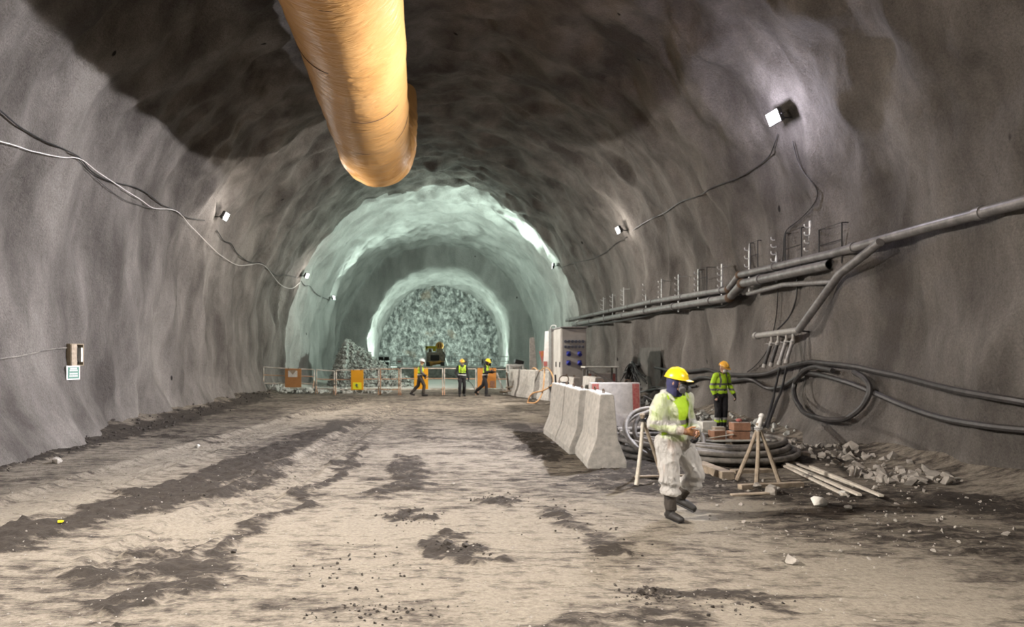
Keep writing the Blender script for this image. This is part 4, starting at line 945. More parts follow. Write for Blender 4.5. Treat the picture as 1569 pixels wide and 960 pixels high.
# far white railing on the bench
def far_rail(xa, xb, label, Y=60.0, step=17):
    a = px(xa, 546, Y); c = px(xb, 546, Y); o = Vector((a.x, Y, 0.88)); H = a.z - 0.88; L = c.x - a.x
    root = empty('railing', o, 0, label, 'railing', 'white railings on the far bench')
    n = max(2, round((xb - xa) / step))
    for i in range(n + 1): b = MB(); b.tube([(L * i / n, 0, -0.03), (L * i / n, 0, H)], 0.035, 6); b.build('post', M['white'], root)
    for f in (1, 0.55): b = MB(); b.tube([(0, 0, H * f), (L, 0, H * f)], 0.032, 6); b.build('rail', M['white'], root)
far_rail(598, 650, 'far white railing left of the yellow drilling machine'); far_rail(690, 738, 'far white railing right of the yellow drilling machine'); far_rail(741, 783, 'far white railing at the right end of the bench')
for x0, x1, y0, y1, lb in ((607, 617, 549, 558, 'tiny pale sign with a red mark on the far left railing'), (710, 717, 548, 560, 'tiny white sign with a red spot on the far right railing')):
    a = px(x0, y1, 59.9); c = px(x1, y0, 59.9); root = empty('railing_sign', (a.x, 59.9, a.z), 0, lb, 'sign')
    b = MB(); b.box(((c.x - a.x) / 2, 0, (c.z - a.z) / 2), (c.x - a.x, 0.04, c.z - a.z)); b.build('sign_board', M['white'], root)
    b = MB(); b.box(((c.x - a.x) / 2, -0.025, (c.z - a.z) * 0.5), ((c.x - a.x) * 0.5, 0.02, 0.10)); b.build('red_mark', M['red_paint'], root)
for x0, y0, x1, y1, lb in ((733, 543, 741, 557, 'pale pipe leaning left of the pair beside the far bench railing'), (738, 542, 746, 557, 'pale pipe leaning right of the pair beside the far bench railing')):
    b = MB(); p = px(x1, y1, 60.6); p.z = 0.85; b.tube([px(x0, y0, 60.6), p], 0.06, 8); tag(b.build('leaning_pipe', M['white'], sm=True), lb, 'pipe')

# yellow drilling machine on the bench
def machine():
    Y = 61.2; s = Y / F
    root = empty('drilling_machine', ((667 - CX) * s, Y, 0.86), 0, 'yellow and orange tracked drilling machine on the bench before the rock face', 'machine')
    def bx(name, x0, x1, y0, y1, d0, d1, m, parent=root, bev=0.03):
        b = MB(); X0, X1 = (x0 - 667) * s, (x1 - 667) * s; Z0, Z1 = (558 - y1) * s, (558 - y0) * s
        b.box(((X0 + X1) / 2, (d0 + d1) / 2, (Z0 + Z1) / 2), (X1 - X0, d1 - d0, Z1 - Z0)); return b.build(name, m, parent, bevel=bev)
    for x0, x1 in ((653, 659), (675, 681)):
        b = MB(); X = ((x0 + x1) / 2 - 667) * s; w = (x1 - x0) * s
        q = [Vector((X - w / 2, -1.1 + 0.25 * (1 - math.cos(a)) * 0, 0)) for a in (0,)]
        prof = [(-1.3, 0.22), (-1.1, 0.0), (1.1, 0.0), (1.3, 0.22), (1.2, 0.50), (-1.2, 0.50)]
        b.prism([Vector((X - w / 2, y, z)) for y, z in prof], (0, 0, 0), (w, 0, 0)); b.build('track', M['dark'], root, bevel=0.04)
    bx('chassis', 656, 679, 549, 554, -0.9, 0.9, M['machine_orange'])
    bx('engine_cover', 653, 682, 535, 550, -0.75, 0.9, M['machine_grey'])
    bx('grille', 660, 673, 539.5, 548, -0.80, -0.74, M['black'])
    bx('cab_post', 652.2, 654.4, 531, 550, -0.85, -0.70, M['white']); bx('cab_post', 680, 681.6, 528, 550, -0.85, -0.70, M['machine_grey'])
    bx('roof_beam', 652, 669, 526, 529.6, -0.8, 0.6, M['machine_yellow']); bx('roof_beam', 663, 668, 526, 534, -0.85, -0.3, M['machine_yellow'])
    bx('roof_beam', 652, 655.5, 526, 533, -0.8, 0.4, M['machine_yellow'])
    bx('seat', 656.5, 661.5, 530.5, 537, -0.2, 0.4, M['machine_grey'])
    b = MB(); c = Vector(((673.5 - 667) * s, 0, (558 - 525.5) * s)); b.lathe([(0.05, -0.62), (0.33, -0.58), (0.40, -0.4), (0.40, 0.4), (0.33, 0.58), (0.05, 0.62)], c, 20, rot=(PI / 2, 0, 0)); b.build('drum', M['machine_orange'], root, sm=True)
    for k in (-0.12, 0.10): b = MB(); b.box(c + Vector((k, -0.62, 0.02)), (0.08, 0.04, 0.36)); b.build('drum_band', M['rust'], root)
    bx('drum_cradle', 669, 679, 530, 536, -0.6, 0.6, M['machine_grey'])
    b = MB(); b.tube([((660 - 667) * s, -0.95, (558 - 553) * s), ((667 - 667) * s, -1.2, (558 - 552) * s), ((675 - 667) * s, -1.0, (558 - 549.5) * s)], 0.15, 8); b.build('arm', M['machine_orange'], root, sm=True)
    b = MB(); b.ell(((660 - 667) * s, -1.05, (558 - 553) * s), (0.26, 0.22, 0.24), 14, 10); b.build('arm_head', M['machine_orange'], root, sm=True)
    b = MB(); b.bar(((681 - 667) * s, -0.5, (558 - 541) * s), ((686 - 667) * s, -0.8, 0.0), 0.10, 0.08); b.build('stabiliser', M['white'], root)
    b = MB(); b.tube(spline([((678 - 667) * s, -0.8, (558 - 534) * s), ((682 - 667) * s, -0.9, (558 - 540) * s), ((681 - 667) * s, -0.95, (558 - 548) * s)], 5), 0.04, 6); b.build('hydraulic_hose', M['black'], root, sm=True)
machine()

# ------------------------------------------------------------------ heaps and loose stones
def hull_stone(seed, n=15):
    """angular stone: the hull of a few random points"""
    rs = np.random.RandomState(seed); P = rs.normal(size=(n, 3)); P /= np.linalg.norm(P, axis=1, keepdims=True); P *= rs.uniform(0.78, 1.08, (n, 1))
    bm = bmesh.new(); vs = [bm.verts.new(p) for p in P]; r = bmesh.ops.convex_hull(bm, input=vs)
    bmesh.ops.delete(bm, geom=[v for v in bm.verts if not v.link_faces], context='VERTS'); bmesh.ops.triangulate(bm, faces=bm.faces); bmesh.ops.recalc_face_normals(bm, faces=bm.faces)
    bm.verts.index_update(); V = np.array([v.co[:] for v in bm.verts]); Fc = np.array([[v.index for v in f.verts] for f in bm.faces]); bm.free(); return V, Fc
HULLS = [hull_stone(100 + k, 11 + k % 5) for k in range(14)]
def stones(name, pts, sizes, m, seed=1, flat=0.7, label=None, cat=None, base=None):
    rs = np.random.RandomState(seed); n = len(pts); V = []; Fc = []; nb = 0
    A = rs.normal(size=(n, 3, 3)); Q = np.linalg.qr(A)[0]
    sc = np.stack([rs.uniform(0.8, 1.35, n), rs.uniform(0.6, 1.0, n), rs.uniform(flat * 0.6, flat * 1.2, n)], -1) * np.asarray(sizes)[:, None]
    for i in range(n):
        hv, hf = HULLS[rs.randint(len(HULLS))]
        V.append((hv * sc[i]) @ Q[i].T + np.asarray(pts[i])); Fc.append(hf + nb); nb += len(hv)
    V = np.concatenate(V); Fi = np.concatenate(Fc)
    if base is not None:
        bv, bf = base; Fi = np.concatenate([Fi, bf + len(V)]); V = np.concatenate([V, bv])
    me = bpy.data.meshes.new(name); me.vertices.add(len(V)); me.vertices.foreach_set('co', V.reshape(-1).astype(np.float32))
    me.loops.add(Fi.size); me.loops.foreach_set('vertex_index', Fi.reshape(-1).astype(np.int32)); me.polygons.add(len(Fi)); me.polygons.foreach_set('loop_start', np.arange(0, Fi.size, 3, dtype=np.int32))
    me.update(calc_edges=True); me.validate(); me.polygons.foreach_set('use_smooth', [False] * len(me.polygons)); me.materials.append(m)
    o = bpy.data.objects.new(name, me); link(o); tag(o, label, cat, None, 'stuff'); return o
def heap_h(x, y):
    xl = np.where(x < -5.75, (x + 5.75) / 1.35, (x + 5.75) / 4.6); r = np.sqrt(xl ** 2 + ((y - 41.8) / 2.6) ** 2)
    return 3.05 * np.clip(1 - np.where(x < -5.75, r ** 1.7, r ** 0.85), 0, 1)
rs = np.random.RandomState(9); pts = []; sz = []
while len(pts) < 2300:
    x = rs.uniform(-7.4, -0.9); y = rs.uniform(39.0, 43.0); h = float(heap_h(np.array(x), np.array(y)))
    if h < 0.02 and rs.rand() > 0.12: continue
    pts.append((x, y, h + rs.uniform(-0.10, 0.06))); sz.append(0.055 + 0.16 * rs.rand() ** 2.6)
hx, hy = np.meshgrid(np.linspace(-7.6, -0.6, 60), np.linspace(38.8, 44.6, 40), indexing='ij'); hz = heap_h(hx, hy) - 0.12
bi = np.arange(hx.size).reshape(hx.shape); bq = np.concatenate([np.stack([bi[:-1, :-1], bi[1:, :-1], bi[1:, 1:]], -1).reshape(-1, 3), np.stack([bi[:-1, :-1], bi[1:, 1:], bi[:-1, 1:]], -1).reshape(-1, 3)])
stones('rock_heap', pts, sz, M['muck'], 2, 0.8, 'heap of blasted grey rock rubble by the left wall before the heading', 'rubble', (np.stack([hx, hy, hz], -1).reshape(-1, 3), bq))
def strip(name, n, fn, s0, s1, m, seed, label, cat='rubble', pw=2.5, flat=0.7):
    rs = np.random.RandomState(seed); pts = []; sz = []
    for i in range(n):
        x, y = fn(rs); s = s0 + (s1 - s0) * rs.rand() ** pw; pts.append((x, y, gz(x, y) + s * 0.25)); sz.append(s)
    return stones(name, pts, sz, m, seed, flat, label, cat)
strip('rubble', 260, lambda r: (r.uniform(-9.0, -6.0) if r.rand() < .7 else r.uniform(-6, -2.5), r.uniform(32.6, 34.5)), 0.05, 0.30, M['muck'], 21, 'dark rubble lying along the ground behind the left fence panels')
strip('rubble', 260, lambda r: ((lambda y: (r.uniform(7.0, 8.3) - 0.1 * abs(y - 12), y))(r.uniform(9.5, 14.5))), 0.025, 0.15, M['rock'], 22, 'pale broken concrete and stones at the foot of the right wall')
strip('rubble', 420, lambda r: ((lambda y: (-7.75 - 0.012 * (y - 10) ** 1.35 + r.normal() * 0.28, y))(r.uniform(9.5, 32))), 0.012, 0.075, M['clod'], 23, 'small dark stones scattered along the foot of the left wall')
strip('rubble', 300, lambda r: (r.uniform(7.2, 8.6), r.uniform(14.5, 30)), 0.03, 0.15, M['muck'], 24, 'dark stones along the foot of the right wall behind the cable coil')
strip('gravel', 2600, lambda r: ((lambda y: (r.uniform(-0.75, 0.72) * y + 0.3, y))(3.8 + 12 * r.rand() ** 1.3)), 0.004, 0.017, M['rock'], 25, 'fine pale gravel strewn over the near tunnel floor', 'gravel', 3)
strip('gravel', 420, lambda r: (r.uniform(3.2, 7.5), r.uniform(6.0, 9.8)), 0.007, 0.04, M['rock'], 26, 'loose stones around the planks on the right of the floor', 'gravel', 3)
strip('mud_crumbs', 900, lambda r: ((lambda c: (c[0] + r.normal() * c[2], c[1] + r.normal() * c[3]))([(0.2, 6.3, .16, .12), (1.72, 5.12, .12, .09), (2.1, 4.95, .35, .1), (-0.35, 7.5, .2, .25), (0.85, 8.45, .2, .12), (-3.5, 8.8, .5, .9), (-3.1, 10.8, .45, 1.2), (-0.6, 5.6, .35, .5), (-0.5, 4.75, .25, .12), (1.7, 7.1, .3, .5)][r.randint(10)])), 0.004, 0.024, M['clod'], 27, 'crumbs of dark mud fallen in patches on the floor', 'mud', 2.2)
def rock(x, y, s, label, m='rock', seed=0, sq=0.7):
    V, Fc = hull_stone(seed + 40, 16); V = V * np.array([1, 0.8, sq]) * s * 0.75
    c, sn = math.cos(seed * 1.7), math.sin(seed * 1.7); V = V @ np.array([[c, sn, 0], [-sn, c, 0], [0, 0, 1]])
    b = MB(); b.add(V, Fc); o = b.build('rock' if m != 'clod' else 'mud_clod', M[m], bevel=0.006); o.location = g(x, y, s * sq * 0.50); tag(o, label, 'rock' if m != 'clod' else 'mud', None); return o
for x, y, s, lb, m, sd in ((4.66, 8.72, 0.17, 'pale angular rock in front of the ground plank below the tripod', 'rock', 1), (4.62, 9.0, 0.11, 'pale stone against the middle of the ground plank', 'rock', 2), (4.86, 8.95, 0.09, 'smaller pale stone touching the ground plank, right of the other', 'rock', 3),
                           (3.36, 5.92, 0.105, 'lone pale stone on the floor at the lower right', 'rock', 4), (4.98, 8.15, 0.16, 'flat white lump of concrete near the pale slats', 'pale', 5), (5.2, 7.9, 0.09, 'small white lump beside the flat white one', 'pale', 6), (5.6, 8.6, 0.11, 'white chip lying near the slats at the right', 'pale', 7),
                           (0.26, 9.3, 0.05, 'small pale pebble alone in the middle of the roadway', 'rock', 8), (-5.1, 13.4, 0.09, 'pale stone on the lighter track at the left', 'pale', 9), (-6.9, 11.4, 0.15, 'grey stone sitting by the foot of the left wall', 'rock', 10),
                           (0.12, 6.3, 0.085, 'clod of dark mud at the centre of the near floor, left one', 'clod', 11), (0.30, 6.36, 0.07, 'clod of dark mud at the centre of the near floor, right one', 'clod', 12), (1.68, 5.12, 0.06, 'black mud clod near the bottom edge of the floor', 'clod', 13), (-0.33, 7.75, 0.05, 'dark mud clod on the pale middle of the roadway', 'clod', 14),
                           (-2.0, 6.2, 0.05, 'small mud clod on the left of the pale floor', 'clod', 15)):
    rock(x, y, s, lb, m, sd)
b = MB(); b.box((0, 0, 0.01), (0.05, 0.06, 0.012), (0.2, 0.1, 0.5)); b.box((0.02, 0.01, 0.012), (0.03, 0.04, 0.012), (0, 0.3, 0.2)); o = b.build('yellow_scrap', M['yellow'], bevel=0.008); o.location = g(-4.32, 7.2, 0.01); tag(o, 'scrap of yellow plastic lying in the mud at the left', 'scrap')

# ------------------------------------------------------------------ coils, trestles and timber on the right
def coil():
    C0 = Vector((5.22, 12.35, 0)); zf = gz(5.2, 12.3)
    root = empty('hose_coil', (C0.x, C0.y, zf), 0, 'big coil of muddy grey hose lying on the floor right of the barriers', 'hose coil')
    rs = np.random.RandomState(17); layers = []
    for li, (z, r0, r1, n) in enumerate(((0.06, 1.64, 1.24, 4), (0.15, 1.26, 1.60, 4), (0.24, 1.56, 1.22, 3), (0.31, 1.30, 1.50, 2))):
        pts = []; N = n * 44
        for i in range(N + 1):
            t = i / N; a = 2 * PI * n * t + li * 0.9; r = r0 + (r1 - r0) * t
            wv = 0.05 * math.sin(a * 1.0 + li * 1.9) + 0.035 * math.sin(a * 2.37 + li) 
            el = 1 + 0.06 * math.cos(2 * a)
            pts.append(Vector(((r + wv) * math.cos(a) * el, (r + wv) * math.sin(a) * 0.97, z + 0.022 * math.sin(a * 1.7 + li * 2) + (0.10 * max(0, -math.cos(a)) if li > 1 else 0))))
        b = MB(); b.tube(pts, 0.050, 10); b.build('hose_loop', M['hose'] if li != 0 else M['hose'], root, sm=True)
    # loose loops standing up at the left
    for k, (rr, tl, zz) in enumerate(((0.62, 0.75, 0.45), (0.50, 0.95, 0.42), (0.72, 0.5, 0.40))):
        pts = []
        for i in range(40):
            a = 2 * PI * i / 40; v = Vector((rr * math.cos(a), rr * math.sin(a) * math.cos(tl), rr * math.sin(a) * math.sin(tl)))
            pts.append(v + Vector((-1.02 + 0.08 * k, -0.55 + 0.1 * k, zz + 0.05)))
        b = MB(); b.tube(pts, 0.046, 10, closed=True); b.build('loose_loop', M['hose'], root, sm=True)
coil()
def heap_coil(x, y, r, n, rad, label, seed, m='black', name='cable_coil'):
    root = empty(name, g(x, y), 0, label, 'cable coil'); rs = np.random.RandomState(seed); b = MB(); pts = []
    for i in range(n * 26 + 1):
        a = 2 * PI * i / 26; rr = r * (0.72 + 0.28 * math.sin(i * 0.11 + seed)); f = i / (n * 26)
        pts.append(Vector((rr * math.cos(a), rr * math.sin(a) * 0.8, rad + 0.46 * r * f * 1.8 + 0.05 * math.sin(a * 1.3 + i * 0.05))))
    b.tube(pts, rad, 8); b.build('cable_loops', M[m], root, sm=True)
    b = MB(); b.tube(spline([pts[-1], pts[-1] + Vector((-0.3, 0.5, 0.25)), Vector((-0.2, 1.1, 0.9))], 6), rad, 8); b.build('loose_end', M[m], root, sm=True)
heap_coil(5.75, 15.6, 0.55, 9, 0.032, 'heap of thin black cable coiled behind the striped barrier', 3)
heap_coil(3.75, 14.25, 0.42, 6, 0.045, 'dark hose coiled between the front barriers and the striped barrier', 5, 'cable')

def stick(a, c, r0, r1, parent, name='leg', m='wood'):
    b = MB(); a = Vector(a); c = Vector(c); mid = (a + c) / 2 + Vector((0.015, 0.01, 0)); b.tube([a, mid, c], [r0, (r0 + r1) / 2, r1], 8); return b.build(name, M[m], parent, sm=True)
root = empty('stick_tripod', g(4.95, 9.62), 0, 'tripod of tied sticks with a white wrapped top holding the hoses', 'tripod'); o = Vector(root.location)
top = Vector((0.0, 0.0, 0.86))
for p in ((4.68, 9.75), (4.86, 9.50), (5.24, 9.55)): q = g(*p) - o; stick(q, top + (top - q).normalized() * 0.05, 0.034, 0.026, root)
b = MB(); b.tube(spline([(0.0, 0, 0.78), (0.01, 0.01, 0.86), (0.03, 0, 0.95), (0.06, 0.01, 1.04)], 4), [0.036] * 4 + [0.042] * 4 + [0.034] * 4 + [0.025], 10); b.ell((0.05, 0, 1.02), (0.045, 0.04, 0.04), 10, 8); b.build('wrapping', M['white'], root, sm=True)
b = MB(); b.tube([Vector((0.055 * math.cos(a), 0.055 * math.sin(a), 0.80 + 0.004 * a)) for a in np.arange(0, 15, 0.5)], 0.008, 6); b.build('tie_wire', M['galv'], root)
root = empty('stick_trestle', g(3.02, 9.35), 0, 'pair of sticks tied into a trestle at the left of the hose coil', 'trestle'); o = Vector(root.location)
top = Vector((0.10, 0.1, 0.97))
for p in ((2.95, 9.22), (3.52, 9.7), (3.2, 9.95)): q = g(*p) - o; stick(q, top + (top - q).normalized() * 0.10, 0.032, 0.024, root, m='palewood' if p[0] < 3 else 'wood')
b = MB(); b.tube([top + Vector((0.045 * math.cos(a), 0.045 * math.sin(a), 0.004 * a - 0.03)) for a in np.arange(0, 15, 0.5)], 0.009, 6); b.build('tie_wire', M['black'], root)
def plank(a, c, w, h, label, m='wood', name='plank', group=None, dz=0.0, bev=0.006):
    a = Vector(a); c = Vector(c); b = MB(); mid = (a + c) / 2; b.bar(a - mid, c - mid, w, h); o = b.build(name, M[m], bevel=bev); o.location = mid + Vector((0, 0, h / 2 + dz)); return tag(o, label, 'plank', group)
plank(g(4.42, 9.12), g(5.42, 9.28), 0.10, 0.075, 'squared plank lying on the ground across the feet of the tripod')
plank(g(4.50, 10.75), g(4.55, 9.75), 0.20, 0.13, 'thick timber block pointing at the viewer in front of the hose coil', name='timber_block')
plank(g(4.12, 8.75), g(4.62, 8.70), 0.09, 0.025, 'short thin board lying in the mud left of the ground plank')
plank(g(3.1, 9.75, 0.0), g(4.2, 9.95, 0.0), 0.05, 0.03, 'thin batten lying behind the left trestle')
plank(g(4.9, 10.35), g(5.6, 10.5), 0.14, 0.06, 'brown board lying under the front of the hose coil', 'wood')
for k, (x0, y0, x1, y1, dz, lb) in enumerate(((6.10, 11.0, 5.55, 8.5, 0.02, 'leftmost of the pale slats bundled on the ground at the right'), (6.17, 11.1, 5.68, 8.4, 0.05, 'pale slat on top of the bundle, second from its left'), (6.24, 11.05, 5.80, 8.6, 0.02, 'pale slat in the middle of the bundle at the right'),
                                              (6.40, 10.7, 5.90, 8.3, 0.06, 'raised pale slat crossing the bundle, second from its right'), (6.42, 11.2, 6.05, 8.5, 0.02, 'rightmost of the pale slats bundled on the ground'))):
    plank(g(x0, y0), g(x1, y1), 0.062, 0.032, lb, 'palewood', 'slat', 'pale slats on the ground', dz)
plank(g(6.15, 11.6), g(6.55, 11.3), 0.12, 0.04, 'dark board behind the far end of the slats', 'ply')
# board inside the coil with cartons on it
zt = gz(5.2, 12.4)
root = empty('pallet', (5.52, 12.45, zt), 0.12, 'low grey pallet inside the hose coil carrying the brown cartons', 'pallet')
for k in range(5): b = MB(); b.box((0, -0.42 + 0.21 * k, 0.32), (1.7, 0.18, 0.03)); b.build('deck_board', M['pale'], root, bevel=0.004)
for k in (-0.6, 0, 0.6): b = MB(); b.box((k, 0, 0.153), (0.10, 0.98, 0.306)); b.build('bearer', M['wood'], root)
def carton(x, y, z, w, d, h, rz, label, m='brick'):
    r = empty('carton', (x, y, zt + 0.336 + z), rz, label, 'carton', 'cartons on the pallet')
    b = MB(); b.box((0, 0, h / 2), (w, d, h)); b.build('carton_body', M[m], r, bevel=0.006)
    b = MB(); b.box((0, 0, h + 0.002), (w * 1.01, d * 0.30, 0.008)); b.build('tape', M['pale'], r)
    return r
carton(5.42, 12.10, 0, 0.24, 0.20, 0.17, 0.2, 'brown carton at the left of the pallet')
carton(5.60, 12.42, 0, 0.20, 0.22, 0.20, -0.1, 'dim carton standing behind, between the two nearer ones', 'wood')
carton(5.86, 12.15, 0, 0.34, 0.24, 0.15, 0.06, 'brown carton at the bottom of the right-hand stack')
carton(5.90, 12.17, 0.165, 0.32, 0.24, 0.15, -0.05, 'brown carton on top of the right-hand stack')
carton(5.50, 12.72, 0, 0.30, 0.22, 0.28, 0.1, 'pale wrapped packet at the back of the pallet', 'pale')
carton(5.22, 12.2, 0, 0.13, 0.12, 0.10, 0.5, 'small pale packet beside the left carton', 'pale')
plank((5.1, 11.98, zt + 0.34), (5.7, 12.0, zt + 0.43), 0.03, 0.02, 'thin pale stick leaning on the cartons', 'palewood', 'stick')
b = MB(); b.ell((0, 0, 0), (0.06, 0.05, 0.035), 12, 8); o = b.build('red_rag', M['red_paint'], sm=True); o.location = (5.88, 12.16, zt + 0.336 + 0.36); tag(o, 'crumpled red rag on the top carton', 'rag')
# ------------------------------------------------------------------ people
M['skin'] = mat('skin', (0.42, 0.235, 0.16), 0.55, var=0.12, scale=12)
M['hivis'] = mat('high_visibility_cloth', (0.50, 0.78, 0.03), 0.7, var=0.12, scale=14, bump=0.15)
M['reflex'] = mat('reflective_tape', (0.42, 0.42, 0.40), 0.4)
M['reflex_dark'] = mat('grey_tape', (0.16, 0.15, 0.14), 0.5)
M['black_cloth'] = mat('black_cloth', (0.018, 0.017, 0.019), 0.85, var=0.3, scale=20, bump=0.2)
M['brown_cloth'] = mat('dark_brown_cloth', (0.055, 0.045, 0.036), 0.85, var=0.3, scale=20, bump=0.2)
M['grey_cloth'] = mat('grey_cloth', (0.13, 0.125, 0.12), 0.85, var=0.3, scale=20, bump=0.2)
M['navy'] = mat('navy_cloth', (0.035, 0.035, 0.10), 0.85, var=0.2)
M['helmet_yellow'] = mat('yellow_helmet', (0.86, 0.62, 0.015), 0.3, var=0.08)
M['helmet_orange'] = mat('orange_helmet', (0.85, 0.36, 0.04), 0.3, col2=(0.85, 0.52, 0.05), scale=9)
M['helmet_white'] = mat('white_helmet', (0.62, 0.62, 0.60), 0.35)
M['boot'] = mat('muddy_boot', (0.026, 0.023, 0.02), 0.6, var=0.45, scale=14)
M['mask'] = mat('mask_grey', (0.10, 0.10, 0.10), 0.5)
M['glove_tan'] = mat('tan_glove', (0.36, 0.17, 0.07), 0.75, var=0.3, scale=20)
def film():
    m = bpy.data.materials.new('thin_white_coverall'); m.use_nodes = True; nt = m.node_tree; N = nt.nodes; L = nt.links
    b = N['Principled BSDF']; b.inputs['Base Color'].default_value = (0.80, 0.77, 0.72, 1); b.inputs['Roughness'].default_value = 0.6
    tl = N.new('ShaderNodeBsdfTranslucent'); tl.inputs[0].default_value = (0.80, 0.77, 0.72, 1)
    tr = N.new('ShaderNodeBsdfTransparent')
    m1 = N.new('ShaderNodeMixShader'); m1.inputs[0].default_value = 0.25; L.new(b.outputs[0], m1.inputs[1]); L.new(tl.outputs[0], m1.inputs[2])
    m2 = N.new('ShaderNodeMixShader'); m2.inputs[0].default_value = 0.40; L.new(m1.outputs[0], m2.inputs[1]); L.new(tr.outputs[0], m2.inputs[2])
    L.new(m2.outputs[0], N['Material Output'].inputs['Surface'])
    tc = N.new('ShaderNodeTexCoord'); mp = N.new('ShaderNodeMapping'); mp.inputs['Scale'].default_value = (1, 1, 0.45); L.new(tc.outputs['Object'], mp.inputs[0])
    n = N.new('ShaderNodeTexNoise'); n.inputs['Scale'].default_value = 11; n.inputs['Detail'].default_value = 4; n.inputs['Distortion'].default_value = 1.0; L.new(mp.outputs[0], n.inputs['Vector'])
    bp = N.new('ShaderNodeBump'); bp.inputs['Strength'].default_value = 1.0; bp.inputs['Distance'].default_value = 0.09; L.new(n.outputs['Fac'], bp.inputs['Height']); L.new(bp.outputs[0], b.inputs['Normal'])
    return m
M['film'] = film()

def limb(mb, pts, rad, r0=True, r1=True, seg=14, n=5):
    """tapering limb through the joints; round or flat ends"""
    P = [Vector(p) for p in pts]; R = list(rad); Q = []; RR = []
    for i in range(len(P) - 1):
        for k in range(n):
            f = k / n; Q.append(P[i].lerp(P[i + 1], f)); RR.append(R[i] * (1 - f) + R[i + 1] * f)
    Q.append(P[-1]); RR.append(R[-1])
    if r0:
        d = (Q[0] - Q[1]).normalized(); r = RR[0]
        Q = [Q[0] + d * r * s for s in (0.96, 0.75, 0.4)] + Q; RR = [r * c for c in (0.28, 0.66, 0.92)] + RR
    if r1:
        d = (Q[-1] - Q[-2]).normalized(); r = RR[-1]
        Q = Q + [Q[-1] + d * r * s for s in (0.4, 0.75, 0.96)]; RR = RR + [r * c for c in (0.92, 0.66, 0.28)]
    mb.tube(Q, RR, seg)
def blob(name, mb, vox, mats, parent, it=4, matfn=None, disp=None, cut=None):
    me = bpy.data.meshes.new(name + '_raw'); me.from_pydata(mb.v, [], mb.f); me.update()
    bm = bmesh.new(); bm.from_mesh(me); bmesh.ops.recalc_face_normals(bm, faces=bm.faces); bm.to_mesh(me); bm.free()
    t = bpy.data.objects.new(name + '_raw', me); COL.objects.link(t)
    r = t.modifiers.new('r', 'REMESH'); r.mode = 'VOXEL'; r.voxel_size = vox
    s = t.modifiers.new('s', 'SMOOTH'); s.factor = 0.5; s.iterations = it
    dg = bpy.context.evaluated_depsgraph_get(); dg.update()
    out = bpy.data.meshes.new_from_object(t.evaluated_get(dg)); out.name = name
    bpy.data.objects.remove(t); bpy.data.meshes.remove(me)
    if disp:
        n = len(out.vertices); co = np.empty(n * 3); no = np.empty(n * 3); out.vertices.foreach_get('co', co); out.vertices.foreach_get('normal', no)
        co = co.reshape(-1, 3); no = no.reshape(-1, 3); co = co + no * disp(co)[:, None]; out.vertices.foreach_set('co', co.reshape(-1)); out.update()
    if cut:
        bm = bmesh.new(); bm.from_mesh(out); dl = [f for f in bm.faces if cut(f.calc_center_median())]; bmesh.ops.delete(bm, geom=dl, context='FACES'); bm.to_mesh(out); bm.free()
    out.materials.clear()
    for m in (mats if isinstance(mats, (list, tuple)) else [mats]): out.materials.append(m)
    if matfn: out.polygons.foreach_set('material_index', [matfn(p.center) for p in out.polygons])
    smooth(out); o = bpy.data.objects.new(name, out); return link(o, parent)
def hand(mb, W, D, Sd, k=1.0, curl=0.6):
    """palm, four unequal bent fingers and a thumb leaving the side of the palm"""
    W = Vector(W); D = Vector(D).normalized(); Sd = Vector(Sd); Sd = (Sd - D * Sd.dot(D)).normalized(); N = D.cross(Sd)
    for j in range(4):
        o = (0.030 - 0.020 * j) * k; limb(mb, [W + Sd * o * 0.55, W + D * 0.088 * k + Sd * o], [0.017 * k, 0.0125 * k], seg=10, n=3)
        L = (0.070, 0.080, 0.074, 0.058)[j] * k; a = W + D * 0.088 * k + Sd * o; c = curl
        p1 = a + (D * math.cos(c * 0.6) + N * math.sin(c * 0.6)) * L * 0.5; p2 = p1 + (D * math.cos(c * 1.6) + N * math.sin(c * 1.6)) * L * 0.32; p3 = p2 + (D * math.cos(c * 2.3) + N * math.sin(c * 2.3)) * L * 0.25
        limb(mb, [a, p1, p2, p3], [0.0105 * k, 0.0095 * k, 0.0088 * k, 0.0075 * k], seg=9, n=2)
    t0 = W + D * 0.028 * k + Sd * 0.028 * k; t1 = t0 + (D * 0.55 + Sd * 0.75 + N * 0.25).normalized() * 0.042 * k; t2 = t1 + (D * 0.85 + Sd * 0.25 + N * 0.4).normalized() * 0.032 * k
    limb(mb, [t0, t1, t2], [0.016 * k, 0.0115 * k, 0.009 * k], seg=9, n=2)

